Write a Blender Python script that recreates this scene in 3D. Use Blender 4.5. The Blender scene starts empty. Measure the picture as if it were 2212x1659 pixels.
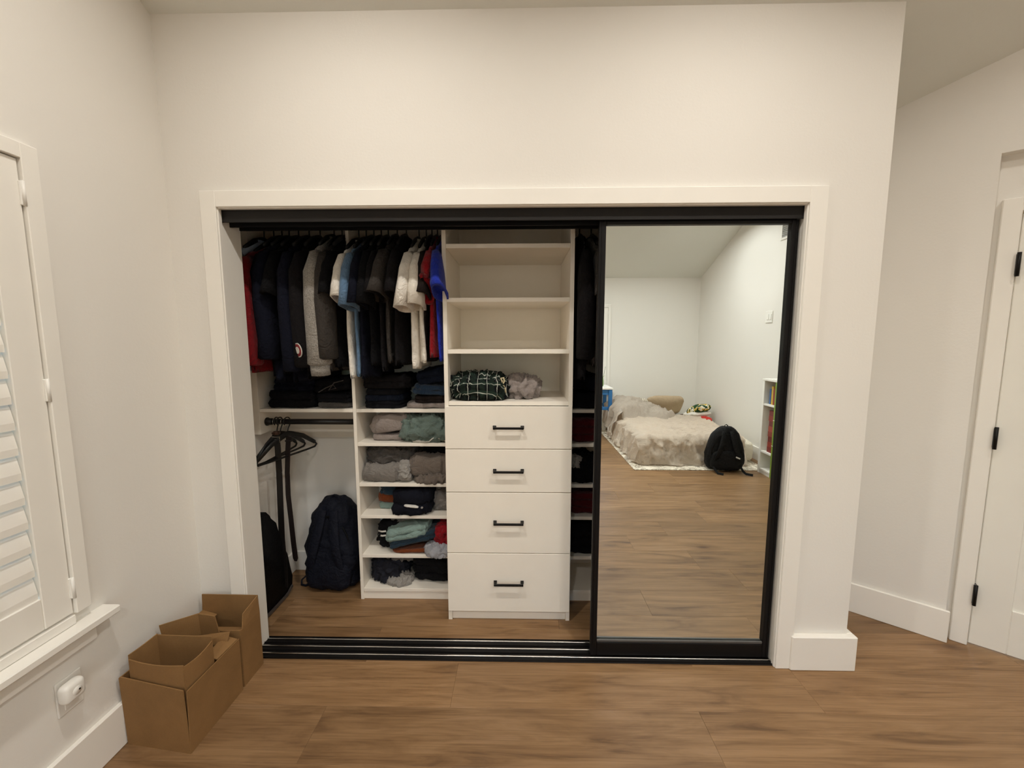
import bpy, bmesh, math, random
from mathutils import Vector, Matrix, noise as mnoise

C = bpy.context.scene.collection
SC = bpy.context.scene
R = math.radians

# ------------------------------------------------------------------ camera
def look_matrix(loc, yaw, pitch, roll):
    cy, sy, cp, sp = math.cos(yaw), math.sin(yaw), math.cos(pitch), math.sin(pitch)
    f = Vector((-sy * cp, cy * cp, -sp)); r = Vector((cy, sy, 0)); u = r.cross(f)
    c, s = math.cos(roll), math.sin(roll)
    r, u = c * r + s * u, -s * r + c * u
    m = Matrix((r, u, -f)).transposed().to_4x4(); m.translation = loc
    return m
cd = bpy.data.cameras.new('camera'); cam = bpy.data.objects.new('camera', cd); C.objects.link(cam)
cd.sensor_width = 36; cd.sensor_fit = 'HORIZONTAL'; cd.lens = 860.65 * 36 / 2212; cd.clip_start = 0.02
cam.matrix_world = look_matrix(Vector((1.2641, -1.7193, 1.4932)), 0.0190, 0.1064, -0.0011)
SC.camera = cam

# ------------------------------------------------------------------ sky, exposure
w = bpy.data.worlds.new('world'); SC.world = w; w.use_nodes = True
nt = w.node_tree; bg = nt.nodes['Background']
sky = nt.nodes.new('ShaderNodeTexSky'); sky.sky_type = 'NISHITA'
sky.sun_disc = False; sky.sun_elevation = R(24); sky.sun_rotation = R(20); sky.air_density = 1.0; sky.dust_density = 1.5
nt.links.new(sky.outputs[0], bg.inputs[0]); bg.inputs[1].default_value = 1.1
SC.view_settings.view_transform = 'Standard'; SC.view_settings.look = 'None'
SC.view_settings.exposure = 0.0; SC.view_settings.gamma = 1.0; SC.view_settings.use_curve_mapping = False
SC.cycles.use_denoising = True
SC.cycles.max_bounces = 14; SC.cycles.diffuse_bounces = 8; SC.cycles.glossy_bounces = 8
SC.cycles.sample_clamp_indirect = 4.0
LAMP_W = 20.5                       # each recessed downlight
LAMP_COL = (1.0, 0.945, 0.865)

# ------------------------------------------------------------------ materials
def lin(h):
    if isinstance(h, str):
        h = h.lstrip('#'); v = [int(h[i:i + 2], 16) / 255 for i in (0, 2, 4)]
    else:
        v = [x / 255 for x in h]
    return tuple(x / 12.92 if x <= .04045 else ((x + .055) / 1.055) ** 2.4 for x in v)
_mc = {}
def new_mat(name):
    m = bpy.data.materials.new(name); m.use_nodes = True
    return m, m.node_tree, m.node_tree.nodes['Principled BSDF']
def ramp(nt, stops):
    r = nt.nodes.new('ShaderNodeValToRGB'); e = r.color_ramp.elements
    while len(e) < len(stops): e.new(.5)
    for i, (p, c) in enumerate(stops):
        e[i].position = p; e[i].color = (*c, 1)
    return r
def noise_node(nt, scale, detail=3, rough=.5, vec=None):
    n = nt.nodes.new('ShaderNodeTexNoise'); n.inputs['Scale'].default_value = scale
    n.inputs['Detail'].default_value = detail; n.inputs['Roughness'].default_value = rough
    if vec is not None: nt.links.new(vec, n.inputs['Vector'])
    return n
def add_bump(nt, b, height, strength, dist=.01):
    bp = nt.nodes.new('ShaderNodeBump'); bp.inputs['Strength'].default_value = strength
    bp.inputs['Distance'].default_value = dist
    nt.links.new(height, bp.inputs['Height']); nt.links.new(bp.outputs[0], b.inputs['Normal'])
def coords(nt, kind='Object', scale=(1, 1, 1)):
    t = nt.nodes.new('ShaderNodeTexCoord'); m = nt.nodes.new('ShaderNodeMapping')
    m.inputs['Scale'].default_value = scale; nt.links.new(t.outputs[kind], m.inputs[0])
    return m.outputs[0]
def shade(c, k): return tuple(min(1, x * k) for x in c)

def plain(name, col, rough=.5, metal=0, bump=0, bscale=120, vary=.06, spec=.5):
    if name in _mc: return _mc[name]
    m, nt, b = new_mat(name); c = lin(col) if not isinstance(col[0], float) else col
    v = coords(nt)
    n = noise_node(nt, 9, 4, .6, v)
    r = ramp(nt, [(.3, shade(c, 1 - vary)), (.7, shade(c, 1 + vary))])
    nt.links.new(n.outputs[0], r.inputs[0]); nt.links.new(r.outputs[0], b.inputs['Base Color'])
    b.inputs['Roughness'].default_value = rough; b.inputs['Metallic'].default_value = metal
    b.inputs['Specular IOR Level'].default_value = spec
    if bump: add_bump(nt, b, noise_node(nt, bscale, 3, .6, v).outputs[0], bump, .004)
    _mc[name] = m; return m

def fabric(name, col, heather=0.0, weave=420, rough=.95, sheen=None):
    if name in _mc: return _mc[name]
    m, nt, b = new_mat(name); c = lin(col); v = coords(nt); sheen = (0 if max(c) < .05 else .12) if sheen is None else sheen
    n = noise_node(nt, 14, 4, .6, v)
    r = ramp(nt, [(.25, shade(c, .82)), (.75, shade(c, 1.12))]); nt.links.new(n.outputs[0], r.inputs[0])
    out = r.outputs[0]
    if heather:
        h = noise_node(nt, 260, 2, .8, v)
        r2 = ramp(nt, [(.38, shade(c, 1 - heather)), (.62, shade(c, 1 + heather))]); nt.links.new(h.outputs[0], r2.inputs[0])
        mx = nt.nodes.new('ShaderNodeMix'); mx.data_type = 'RGBA'; mx.inputs[0].default_value = .75
        nt.links.new(out, mx.inputs[6]); nt.links.new(r2.outputs[0], mx.inputs[7]); out = mx.outputs[2]
    nt.links.new(out, b.inputs['Base Color'])
    b.inputs['Roughness'].default_value = rough; b.inputs['Specular IOR Level'].default_value = .2
    b.inputs['Sheen Weight'].default_value = sheen; b.inputs['Sheen Roughness'].default_value = .5
    wr = noise_node(nt, 20, 3, .55, v); wr.inputs['Distortion'].default_value = 2.2
    fw = noise_node(nt, weave, 2, .7, v)
    mm = nt.nodes.new('ShaderNodeMath'); mm.operation = 'MULTIPLY_ADD'; mm.inputs[1].default_value = .10
    nt.links.new(fw.outputs[0], mm.inputs[0]); nt.links.new(wr.outputs[0], mm.inputs[2])
    add_bump(nt, b, mm.outputs[0], .55, .018)
    _mc[name] = m; return m

def wall_paint(name, col, rough=.9):
    m, nt, b = new_mat(name); v = coords(nt); c = lin(col)
    n = noise_node(nt, 1.3, 3, .5, v); r = ramp(nt, [(.3, shade(c, .985)), (.7, shade(c, 1.01))])
    nt.links.new(n.outputs[0], r.inputs[0]); nt.links.new(r.outputs[0], b.inputs['Base Color'])
    b.inputs['Roughness'].default_value = rough; b.inputs['Specular IOR Level'].default_value = .25
    add_bump(nt, b, noise_node(nt, 90, 3, .6, v).outputs[0], .12, .004)
    return m

def wood_mat():
    m, nt, b = new_mat('oak_plank')
    oi = nt.nodes.new('ShaderNodeObjectInfo')
    geo = nt.nodes.new('ShaderNodeNewGeometry')
    off = nt.nodes.new('ShaderNodeVectorMath'); off.operation = 'MULTIPLY_ADD'
    comb = nt.nodes.new('ShaderNodeCombineXYZ')
    for i in range(3): nt.links.new(oi.outputs['Random'], comb.inputs[i])
    off.inputs[1].default_value = (37, 19, 11)
    nt.links.new(comb.outputs[0], off.inputs[0]); nt.links.new(geo.outputs['Position'], off.inputs[2])
    mp = nt.nodes.new('ShaderNodeMapping'); mp.inputs['Scale'].default_value = (1.1, 9, 9); nt.links.new(off.outputs[0], mp.inputs[0])
    mp2 = nt.nodes.new('ShaderNodeMapping'); mp2.inputs['Scale'].default_value = (2.6, 150, 150); nt.links.new(off.outputs[0], mp2.inputs[0])
    broad = noise_node(nt, 1.6, 5, .6, mp.outputs[0]); broad.inputs['Distortion'].default_value = 1.2
    fine = noise_node(nt, 1.2, 5, .7, mp2.outputs[0]); fine.inputs['Distortion'].default_value = .4
    r = ramp(nt, [(.22, lin('#543c27')), (.42, lin('#836444')), (.58, lin('#927250')), (.8, lin('#a08061'))])
    nt.links.new(broad.outputs[0], r.inputs[0])
    rf = ramp(nt, [(.3, (.62, .58, .54)), (.55, (1, 1, 1))]); nt.links.new(fine.outputs[0], rf.inputs[0])
    mul = nt.nodes.new('ShaderNodeMix'); mul.data_type = 'RGBA'; mul.blend_type = 'MULTIPLY'; mul.inputs[0].default_value = .8
    nt.links.new(r.outputs[0], mul.inputs[6]); nt.links.new(rf.outputs[0], mul.inputs[7])
    # knots
    mp3 = nt.nodes.new('ShaderNodeMapping'); mp3.inputs['Scale'].default_value = (1.25, 3.4, 3.4); nt.links.new(off.outputs[0], mp3.inputs[0])
    vo = nt.nodes.new('ShaderNodeTexVoronoi'); vo.inputs['Scale'].default_value = 1.0; nt.links.new(mp3.outputs[0], vo.inputs['Vector'])
    rk = ramp(nt, [(.02, (.28, .22, .18)), (.07, (.70, .65, .60)), (.2, (1, 1, 1))]); nt.links.new(vo.outputs['Distance'], rk.inputs[0])
    mk = nt.nodes.new('ShaderNodeMix'); mk.data_type = 'RGBA'; mk.blend_type = 'MULTIPLY'; mk.inputs[0].default_value = .9
    nt.links.new(mul.outputs[2], mk.inputs[6]); nt.links.new(rk.outputs[0], mk.inputs[7])
    hs = nt.nodes.new('ShaderNodeHueSaturation')
    mr = nt.nodes.new('ShaderNodeMapRange'); mr.inputs[3].default_value = .82; mr.inputs[4].default_value = 1.1
    nt.links.new(oi.outputs['Random'], mr.inputs[0]); nt.links.new(mr.outputs[0], hs.inputs['Value'])
    nt.links.new(mk.outputs[2], hs.inputs['Color']); nt.links.new(hs.outputs[0], b.inputs['Base Color'])
    b.inputs['Roughness'].default_value = .42; b.inputs['Specular IOR Level'].default_value = .4
    add_bump(nt, b, fine.outputs[0], .12, .003)
    return m

def cardboard_mat():
    m, nt, b = new_mat('cardboard'); v = coords(nt); c = lin('#8d6b44')
    n = noise_node(nt, 7, 5, .6, v); r = ramp(nt, [(.25, shade(c, .86)), (.75, shade(c, 1.08))]); nt.links.new(n.outputs[0], r.inputs[0])
    f = noise_node(nt, 300, 2, .7, v); rf = ramp(nt, [(.3, (.9, .9, .9)), (.7, (1, 1, 1))]); nt.links.new(f.outputs[0], rf.inputs[0])
    mx = nt.nodes.new('ShaderNodeMix'); mx.data_type = 'RGBA'; mx.blend_type = 'MULTIPLY'; mx.inputs[0].default_value = 1
    nt.links.new(r.outputs[0], mx.inputs[6]); nt.links.new(rf.outputs[0], mx.inputs[7]); nt.links.new(mx.outputs[2], b.inputs['Base Color'])
    b.inputs['Roughness'].default_value = .85; b.inputs['Specular IOR Level'].default_value = .2
    wv = nt.nodes.new('ShaderNodeTexWave'); wv.inputs['Scale'].default_value = 60; nt.links.new(v, wv.inputs[0])
    add_bump(nt, b, wv.outputs['Fac'], .05, .001)
    return m

def plaid_mat():
    m, nt, b = new_mat('plaid_cloth')
    uv = nt.nodes.new('ShaderNodeUVMap'); sep = nt.nodes.new('ShaderNodeSeparateXYZ'); nt.links.new(uv.outputs[0], sep.inputs[0])
    def stripe(sock, freq, width, phase):
        a = nt.nodes.new('ShaderNodeMath'); a.operation = 'MULTIPLY_ADD'; a.inputs[1].default_value = freq; a.inputs[2].default_value = phase
        nt.links.new(sock, a.inputs[0])
        f = nt.nodes.new('ShaderNodeMath'); f.operation = 'FRACT'; nt.links.new(a.outputs[0], f.inputs[0])
        l = nt.nodes.new('ShaderNodeMath'); l.operation = 'LESS_THAN'; l.inputs[1].default_value = width; nt.links.new(f.outputs[0], l.inputs[0])
        return l.outputs[0]
    def mix(a, bcol, fac):
        x = nt.nodes.new('ShaderNodeMix'); x.data_type = 'RGBA'; nt.links.new(fac, x.inputs[0])
        if isinstance(a, tuple): x.inputs[6].default_value = (*a, 1)
        else: nt.links.new(a, x.inputs[6])
        x.inputs[7].default_value = (*bcol, 1); return x.outputs[2]
    c = (.010, .017, .013)
    o = mix(c, (.004, .005, .006), stripe(sep.outputs[0], 7, .45, .2)); o = mix(o, (.016, .030, .022), stripe(sep.outputs[1], 6, .4, .1))
    o = mix(o, (.42, .43, .38), stripe(sep.outputs[0], 7, .05, 0)); o = mix(o, (.42, .43, .38), stripe(sep.outputs[1], 6, .06, 0))
    nt.links.new(o, b.inputs['Base Color']); b.inputs['Roughness'].default_value = .95; b.inputs['Specular IOR Level'].default_value = .2
    return m

def stripes_mat(name, base, stripe, freq, axis=0, width=.4, phase=0.):
    m, nt, b = new_mat(name)
    uv = nt.nodes.new('ShaderNodeUVMap'); sep = nt.nodes.new('ShaderNodeSeparateXYZ'); nt.links.new(uv.outputs[0], sep.inputs[0])
    def msk(freq, ph, width):
        a = nt.nodes.new('ShaderNodeMath'); a.operation = 'MULTIPLY_ADD'; a.inputs[1].default_value = freq; a.inputs[2].default_value = ph
        nt.links.new(sep.outputs[axis], a.inputs[0])
        f = nt.nodes.new('ShaderNodeMath'); f.operation = 'FRACT'; nt.links.new(a.outputs[0], f.inputs[0])
        l = nt.nodes.new('ShaderNodeMath'); l.operation = 'LESS_THAN'; l.inputs[1].default_value = width; nt.links.new(f.outputs[0], l.inputs[0]); return l.outputs[0]
    k = msk(freq, phase, width)
    x = nt.nodes.new('ShaderNodeMix'); x.data_type = 'RGBA'; nt.links.new(k, x.inputs[0])
    x.inputs[6].default_value = (*lin(base), 1); x.inputs[7].default_value = (*lin(stripe), 1)
    nt.links.new(x.outputs[2], b.inputs['Base Color']); b.inputs['Roughness'].default_value = .95
    return m

def rug_mat():
    m, nt, b = new_mat('rug_pile'); v = coords(nt)
    n = noise_node(nt, 11, 6, .75, v); n.inputs['Distortion'].default_value = 1.5
    r = ramp(nt, [(.40, lin('#efe6d6')), (.5, lin('#d8cdbb')), (.56, lin('#857a6c')), (.62, lin('#ded4c3')), (.8, lin('#f3ece0'))])
    nt.links.new(n.outputs[0], r.inputs[0]); nt.links.new(r.outputs[0], b.inputs['Base Color']); b.inputs['Roughness'].default_value = 1
    add_bump(nt, b, noise_node(nt, 300, 2, .7, v).outputs[0], .5, .004); return m

def patch_mat(name, a, bcol, c, scale):
    m, nt, b = new_mat(name); v = coords(nt)
    n = noise_node(nt, scale, 2, .5, v); n.inputs['Distortion'].default_value = 1.0
    r = ramp(nt, [(.44, lin(a)), (.5, lin(bcol)), (.56, lin(c)), (.62, lin(a))]); r.color_ramp.interpolation = 'CONSTANT'
    nt.links.new(n.outputs[0], r.inputs[0]); nt.links.new(r.outputs[0], b.inputs['Base Color']); b.inputs['Roughness'].default_value = .95
    return m

WALL = wall_paint('wall_paint', '#e4e1db')
CEIL = wall_paint('ceiling_paint', '#dedfd9')
TRIM = plain('trim_paint', '#ece9e2', .42, vary=.01)
DOORP = plain('door_paint', '#e9e7df', .45, vary=.01)
CAB = plain('white_melamine', '#f0eadf', .5, vary=.012, bump=.05, bscale=300)
BLACK = plain('black_powder_coat', '#0e0c0c', .45, vary=.1, spec=.22)
BLACKM = plain('black_hardware', '#0d0b0a', .42, vary=.1, spec=.22)
STEEL = plain('bright_steel', '#c9c6c0', .25, metal=1, vary=.05)
PLASTIC = plain('black_plastic', '#0e0d0d', .45, vary=.1)
WHITEPL = plain('white_plastic', '#e8e6e0', .35, vary=.01)
CARD = cardboard_mat()
WOOD = wood_mat()
SUB = plain('subfloor', '#5b4029', .9)
LEATHER = plain('black_leather', '#1a1614', .5, vary=.25, bump=.1, bscale=200)
LEATHERB = plain('brown_black_leather', '#1f1513', .5, vary=.25, bump=.1, bscale=200)
def mirror_mat():
    m, nt, b = new_mat('mirror_silver'); b.inputs['Metallic'].default_value = 1; b.inputs['Roughness'].default_value = 0
    b.inputs['Base Color'].default_value = (.88, .955, .96, 1); return m
MIRROR = mirror_mat()
def glass_mat():
    m, nt, b = new_mat('window_glass'); nt.nodes.remove(b)
    tr = nt.nodes.new('ShaderNodeBsdfTransparent'); tr.inputs[0].default_value = (.93, .97, .97, 1)
    gl = nt.nodes.new('ShaderNodeBsdfGlossy'); gl.inputs['Roughness'].default_value = .01
    fr = nt.nodes.new('ShaderNodeFresnel'); fr.inputs[0].default_value = 1.3
    mx = nt.nodes.new('ShaderNodeMixShader'); nt.links.new(fr.outputs[0], mx.inputs[0]); nt.links.new(tr.outputs[0], mx.inputs[1]); nt.links.new(gl.outputs[0], mx.inputs[2])
    nt.links.new(mx.outputs[0], nt.nodes['Material Output'].inputs[0]); return m
GLASS = glass_mat()
def lamp_mat():
    m, nt, b = new_mat('lamp_lens'); b.inputs['Emission Color'].default_value = (*LAMP_COL, 1); b.inputs['Emission Strength'].default_value = 12
    b.inputs['Base Color'].default_value = (.9, .9, .9, 1); return m
LENS = lamp_mat()

# ------------------------------------------------------------------ mesh helpers
INV = {}
def link(name, bm, mat, parent=None, smooth=False, kind=None, label=None):
    if parent is not None and parent.name in INV: bm.transform(INV[parent.name])
    bmesh.ops.recalc_face_normals(bm, faces=bm.faces)
    me = bpy.data.meshes.new(name); bm.to_mesh(me); bm.free()
    if smooth:
        me.polygons.foreach_set('use_smooth', [True] * len(me.polygons))
    for m in (mat if isinstance(mat, (list, tuple)) else [mat]): me.materials.append(m)
    o = bpy.data.objects.new(name, me); C.objects.link(o)
    if parent is not None:
        o.parent = parent
        if parent.name in INV: INV[o.name] = INV[parent.name]
    if kind: o['kind'] = kind
    if label: o['label'] = label
    return o
def thing(name, label, cat, loc=(0, 0, 0), rotz=0, group=None):
    o = bpy.data.objects.new(name, None); C.objects.link(o); o.empty_display_size = .1
    o.location = loc; o.rotation_euler = (0, 0, rotz)
    INV[o.name] = (Matrix.Translation(loc) @ Matrix.Rotation(rotz, 4, 'Z')).inverted()
    o['label'] = label; o['category'] = cat
    if group: o['group'] = group
    return o
def tag(o, label, cat, group=None):
    o['label'] = label; o['category'] = cat
    if group: o['group'] = group
    return o
def struct(name, bm, mat, parent=None, smooth=False):
    o = link(name, bm, mat, parent, smooth)
    if parent is None: o['kind'] = 'structure'
    return o
def settle(o):
    """put the origin of a single-mesh thing at the middle of its underside"""
    vs = [v.co for v in o.data.vertices]
    c = Vector(((min(v.x for v in vs) + max(v.x for v in vs)) / 2, (min(v.y for v in vs) + max(v.y for v in vs)) / 2, min(v.z for v in vs)))
    o.data.transform(Matrix.Translation(-c)); o.location = c
    return o
def box(bm, x0, x1, y0, y1, z0, z1, bev=0, seg=1, M=None):
    v = [bm.verts.new(p) for p in ((x0, y0, z0), (x1, y0, z0), (x1, y1, z0), (x0, y1, z0), (x0, y0, z1), (x1, y0, z1), (x1, y1, z1), (x0, y1, z1))]
    fs = [bm.faces.new([v[i] for i in f]) for f in ((3, 2, 1, 0), (4, 5, 6, 7), (0, 1, 5, 4), (1, 2, 6, 5), (2, 3, 7, 6), (3, 0, 4, 7))]
    if bev:
        es = list({e for f in fs for e in f.edges})
        r = bmesh.ops.bevel(bm, geom=es, offset=bev, segments=seg, affect='EDGES', profile=.5)
        v = list({x for f in r['faces'] for x in f.verts} | {x for x in v if x.is_valid})
    if M is not None:
        for x in v:
            if x.is_valid: x.co = M @ x.co
    return v
def B(*a, **k):
    bm = bmesh.new(); box(bm, *a, **k); return bm
def prism(bm, pts, axis, a0, a1):
    """extrude a closed outline (u,v) along axis x|y|z from a0 to a1"""
    def P(u, v, a): return {'x': (a, u, v), 'y': (u, a, v), 'z': (u, v, a)}[axis]
    A = [bm.verts.new(P(u, v, a0)) for u, v in pts]; D = [bm.verts.new(P(u, v, a1)) for u, v in pts]
    bm.faces.new(A[::-1]); bm.faces.new(D)
    n = len(pts)
    for i in range(n): bm.faces.new((A[i], A[(i + 1) % n], D[(i + 1) % n], D[i]))
    return A + D
def tube(bm, pts, rad, n=8, cap=True, flat=None):
    """tube through points; rad a number or list; flat=(a,b) gives an elliptic section along (side, up)"""
    pts = [Vector(p) for p in pts]; rings = []
    prev = None
    for i, p in enumerate(pts):
        t = (pts[min(i + 1, len(pts) - 1)] - pts[max(i - 1, 0)]).normalized()
        if prev is None:
            s = t.cross(Vector((0, 0, 1)));  s = s if s.length > 1e-3 else t.cross(Vector((1, 0, 0))); s.normalize()
        else:
            s = prev - t * prev.dot(t); s.normalize()
        prev = s; u = s.cross(t)
        r = rad[i] if isinstance(rad, (list, tuple)) else rad
        a, b = (r, r) if flat is None else (r * flat[0], r * flat[1])
        rings.append([bm.verts.new(p + s * a * math.cos(2 * math.pi * k / n) + u * b * math.sin(2 * math.pi * k / n)) for k in range(n)])
    for a, b in zip(rings, rings[1:]):
        for k in range(n): bm.faces.new((a[k], a[(k + 1) % n], b[(k + 1) % n], b[k]))
    if cap: bm.faces.new(rings[0][::-1]); bm.faces.new(rings[-1])
    return rings
def strip(bm, pts, side, width, thick):
    """flat strap through pts; side = width direction (vector or list)"""
    pts = [Vector(p) for p in pts]; rings = []
    for i, p in enumerate(pts):
        t = (pts[min(i + 1, len(pts) - 1)] - pts[max(i - 1, 0)]).normalized()
        s = Vector(side[i] if isinstance(side, list) else side).normalized(); s = (s - t * s.dot(t)).normalized(); u = s.cross(t)
        wd = width[i] if isinstance(width, (list, tuple)) else width
        rings.append([bm.verts.new(p + s * a * wd / 2 + u * b * thick / 2) for a, b in ((-1, -1), (1, -1), (1, 1), (-1, 1))])
    for a, b in zip(rings, rings[1:]):
        for k in range(4): bm.faces.new((a[k], a[(k + 1) % 4], b[(k + 1) % 4], b[k]))
    bm.faces.new(rings[0][::-1]); bm.faces.new(rings[-1])
def lathe(bm, prof, c, n=20, axis='z'):
    rings = []
    for r, h in prof:
        ring = []
        for k in range(n):
            a = 2 * math.pi * k / n; x, y = r * math.cos(a), r * math.sin(a)
            p = {'z': (x, y, h), 'y': (x, h, y), 'x': (h, x, y)}[axis]
            ring.append(bm.verts.new(Vector(c) + Vector(p)))
        rings.append(ring)
    for a, b in zip(rings, rings[1:]):
        for k in range(n): bm.faces.new((a[k], a[(k + 1) % n], b[(k + 1) % n], b[k]))
    bm.faces.new(rings[0][::-1]); bm.faces.new(rings[-1])
def fbm(p, s, seed, octv=3):
    q = Vector((p[0] * s + seed * 7.31, p[1] * s - seed * 3.7, p[2] * s + seed * 1.9)); t = 0; a = 1; n = 0
    for i in range(octv):
        t += a * mnoise.noise(q); n += a; a *= .5; q = q * 2.03
    return t / n
def ridge(p, s, seed, octv=3):
    q = Vector((p[0] * s + seed * 7.31, p[1] * s - seed * 3.7, p[2] * s + seed * 1.9)); t = 0; a = 1; n = 0
    for i in range(octv):
        t += a * (1 - 2.2 * abs(mnoise.noise(q))); n += a; a *= .5; q = q * 2.1
    return t / n
def sq(x, e): return math.copysign(abs(x) ** e, x)
def pillow(bm, c, half, e1=.45, e2=.6, nu=34, nv=14, amp=.006, scale=14, seed=0, rid=0., rot=0, squash=None, uv=True, tilt=(0, 0)):
    """a soft slab: superellipsoid of half sizes with noise; e1 plan squareness, e2 section squareness"""
    uvl = bm.loops.layers.uv.verify() if uv else None
    M = Matrix.Rotation(rot, 3, 'Z'); rings = []; data = {}
    for j in range(nv + 1):
        ph = -math.pi / 2 + math.pi * j / nv; row = []
        for i in range(nu):
            th = 2 * math.pi * i / nu
            cp, sp = sq(math.cos(ph), e2), sq(math.sin(ph), e2)
            d = Vector((sq(math.cos(th), e1) * cp, sq(math.sin(th), e1) * cp, sp))
            p = Vector((d.x * half[0], d.y * half[1], d.z * half[2]))
            nrm = Vector((d.x / half[0], d.y / half[1], d.z / half[2])).normalized()
            q = p + Vector(c)
            k = amp * fbm(q, scale, seed) * 1.6
            if rid:
                q2 = q + Vector((fbm(q, scale * .7, seed + 1), fbm(q, scale * .7, seed + 2), fbm(q, scale * .7, seed + 3))) * .09
                q2.z *= 1.4
                k += rid * 1.5 * ridge(q2, scale * .9, seed + 5, 4)
            p2 = p + nrm * k
            if squash is not None and p2.z < -half[2] * squash: p2.z = -half[2] * squash + .15 * (p2.z + half[2] * squash)
            p2.z += p2.x * tilt[0] + p2.y * tilt[1]
            v = bm.verts.new(M @ p2 + Vector(c)); row.append(v); data[v] = (p.x / .3, (p.y + p.z * 1.5) / .3)
            if j in (0, nv): row = [v] * nu; break
        rings.append(row)
    for a, b in zip(rings, rings[1:]):
        for i in range(nu):
            vs = [a[i], a[(i + 1) % nu], b[(i + 1) % nu], b[i]]; u = []
            for x in vs:
                if x not in u: u.append(x)
            if len(u) > 2:
                try: f = bm.faces.new(u)
                except ValueError: continue
                if uvl:
                    for l in f.loops: l[uvl].uv = data[l.vert]
    return rings

# ================================================================== STRUCTURE
XL, XR, YB, YC = -0.22, 4.27, -5.0, 0.745          # left wall, right wall, back wall, closet back
OW, OH = 2.438, 2.05                                # closet opening
def zc(y): return 2.80 - .46 * y if y > -2.11 else 2.54 + .4273 * (y + 5.0)

# --- floor: slab with planks
fl = struct('floor', B(XL - .1, XR + .3, YB - .1, 1.3, -.06, -.008), SUB)
random.seed(7)
PW = .228; k0 = -21
for k in range(k0, 7):
    ya = -.24 + PW * k; yb = ya + PW
    ya2, yb2 = max(ya, YB - .05), min(yb, 1.25)
    if yb2 - ya2 < .02: continue
    if k == 0: off = 2.50 - 1.52 * 2
    elif k == -1: off = 1.992 - 1.52 * 2
    else: off = -1.52 - random.random() * 1.0
    L = 1.52
    while off > XL - .1: off -= L
    x = off
    while x < XR + .25:
        xa, xb = max(x, XL - .1), min(x + L, XR + .25)
        if xb - xa > .04:
            link('plank', B(xa + .0002, xb - .0002, ya2 + .0002, yb2 - .0002, -.008, 0, bev=.0007), WOOD, fl)
        x += L

# --- ceiling (two slopes meeting at a ridge)
bm = bmesh.new()
pr = [(YB - .12, zc(YB - .12)), (-2.11, zc(-2.109)), (1.3, zc(1.3)), (1.3, zc(1.3) + .12), (-2.11, zc(-2.109) + .12), (YB - .12, zc(YB - .12) + .12)]
prism(bm, pr, 'x', XL - .12, XR + .4)
struct('ceiling', bm, CEIL)

# --- walls
def poly_wall(bm, y0, y1, z0, x0, x1, hole=None):
    """wall slab perpendicular to X, top follows the ceiling"""
    ys = sorted({y0, y1} | ({-2.11} if y0 < -2.11 < y1 else set()))
    pts = [(y0, z0), (y1, z0)] + [(y, zc(y) + .03) for y in reversed(ys)]
    prism(bm, pts, 'x', x0, x1)
WY0, WY1, WZ0, WZ1 = -1.42, -.515, .60, 2.03         # left window opening
bm = bmesh.new()
poly_wall(bm, YB - .1, WY0, -.02, XL - .1, XL); poly_wall(bm, WY1, 1.2, -.02, XL - .1, XL)
box(bm, XL - .1, XL, WY0, WY1, -.02, WZ0); poly_wall(bm, WY0, WY1, WZ1, XL - .1, XL)
struct('wall_left', bm, WALL)
bm = bmesh.new()
box(bm, XL, -.012, 0, .125, -.02, zc(.125) + .02); box(bm, OW + .012, 2.76, 0, .125, -.02, zc(.125) + .02)
box(bm, -.012, OW + .012, 0, .125, OH + .012, zc(.125) + .02)
for v in bm.verts:
    if v.co.z > 2.5 and v.co.y < .01: v.co.z = zc(0) + .02
struct('wall_front', bm, WALL)
struct('wall_closet_right', B(2.66, 2.76, .125, .86, -.02, 2.47), WALL)
struct('wall_closet_back', B(XL, 2.66, YC, YC + .1, -.02, 2.46), WALL)
struct('ceiling_closet', B(XL, 2.66, .125, YC, 2.40, 2.44), CEIL)
bm = bmesh.new(); poly_wall(bm, YB - .1, .3, -.02, XR, XR + .1); struct('wall_right', bm, WALL)
# back wall with a window
BX0, BX1, BZ0, BZ1 = 1.35, 2.75, .70, 2.06
bm = bmesh.new()
for a in ((XL, BX0, 0, 2.7), (BX1, XR, 0, 2.7), (BX0, BX1, 0, BZ0), (BX0, BX1, BZ1, 2.7)):
    box(bm, a[0], a[1], YB - .1, YB, a[2] - (.02 if a[2] == 0 else 0), min(a[3], zc(YB) + .01))
struct('wall_back', bm, WALL)
# angled hall wall with a door niche
HD = Vector((.7814, -.6240, 0)); HN = Vector((.6240, .7814, 0)); HP = Vector((3.386, .151, 0)) + HN * .015
def hp(t, off, z): return HP + HD * t + HN * off + Vector((0, 0, z))
def hbox(bm, t0, t1, o0, o1, z0, z1, bev=0, top=False):
    n0 = set(bm.verts)
    box(bm, t0, t1, o0, o1, z0, z1, bev)
    for v in list(bm.verts):
        if v not in n0:
            p = hp(v.co.x, v.co.y, v.co.z)
            if top and v.co.z > 2.4: p.z = zc(p.y) + .03
            v.co = p
bm = bmesh.new()
NT0, NT1 = -.014, .95
hbox(bm, -1.2, NT0, 0, .14, -.02, 2.6, top=True); hbox(bm, NT1, 1.35, 0, .14, -.02, 2.6, top=True)
hbox(bm, NT0, NT1, 0, .14, 2.314, 2.6, top=True); hbox(bm, NT0, NT1, .05, .14, 2.06, 2.32)
hbox(bm, NT0, .075, .05, .14, -.02, 2.06); hbox(bm, .845, NT1, .05, .14, -.02, 2.06)
struct('wall_hall', bm, WALL)

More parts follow.
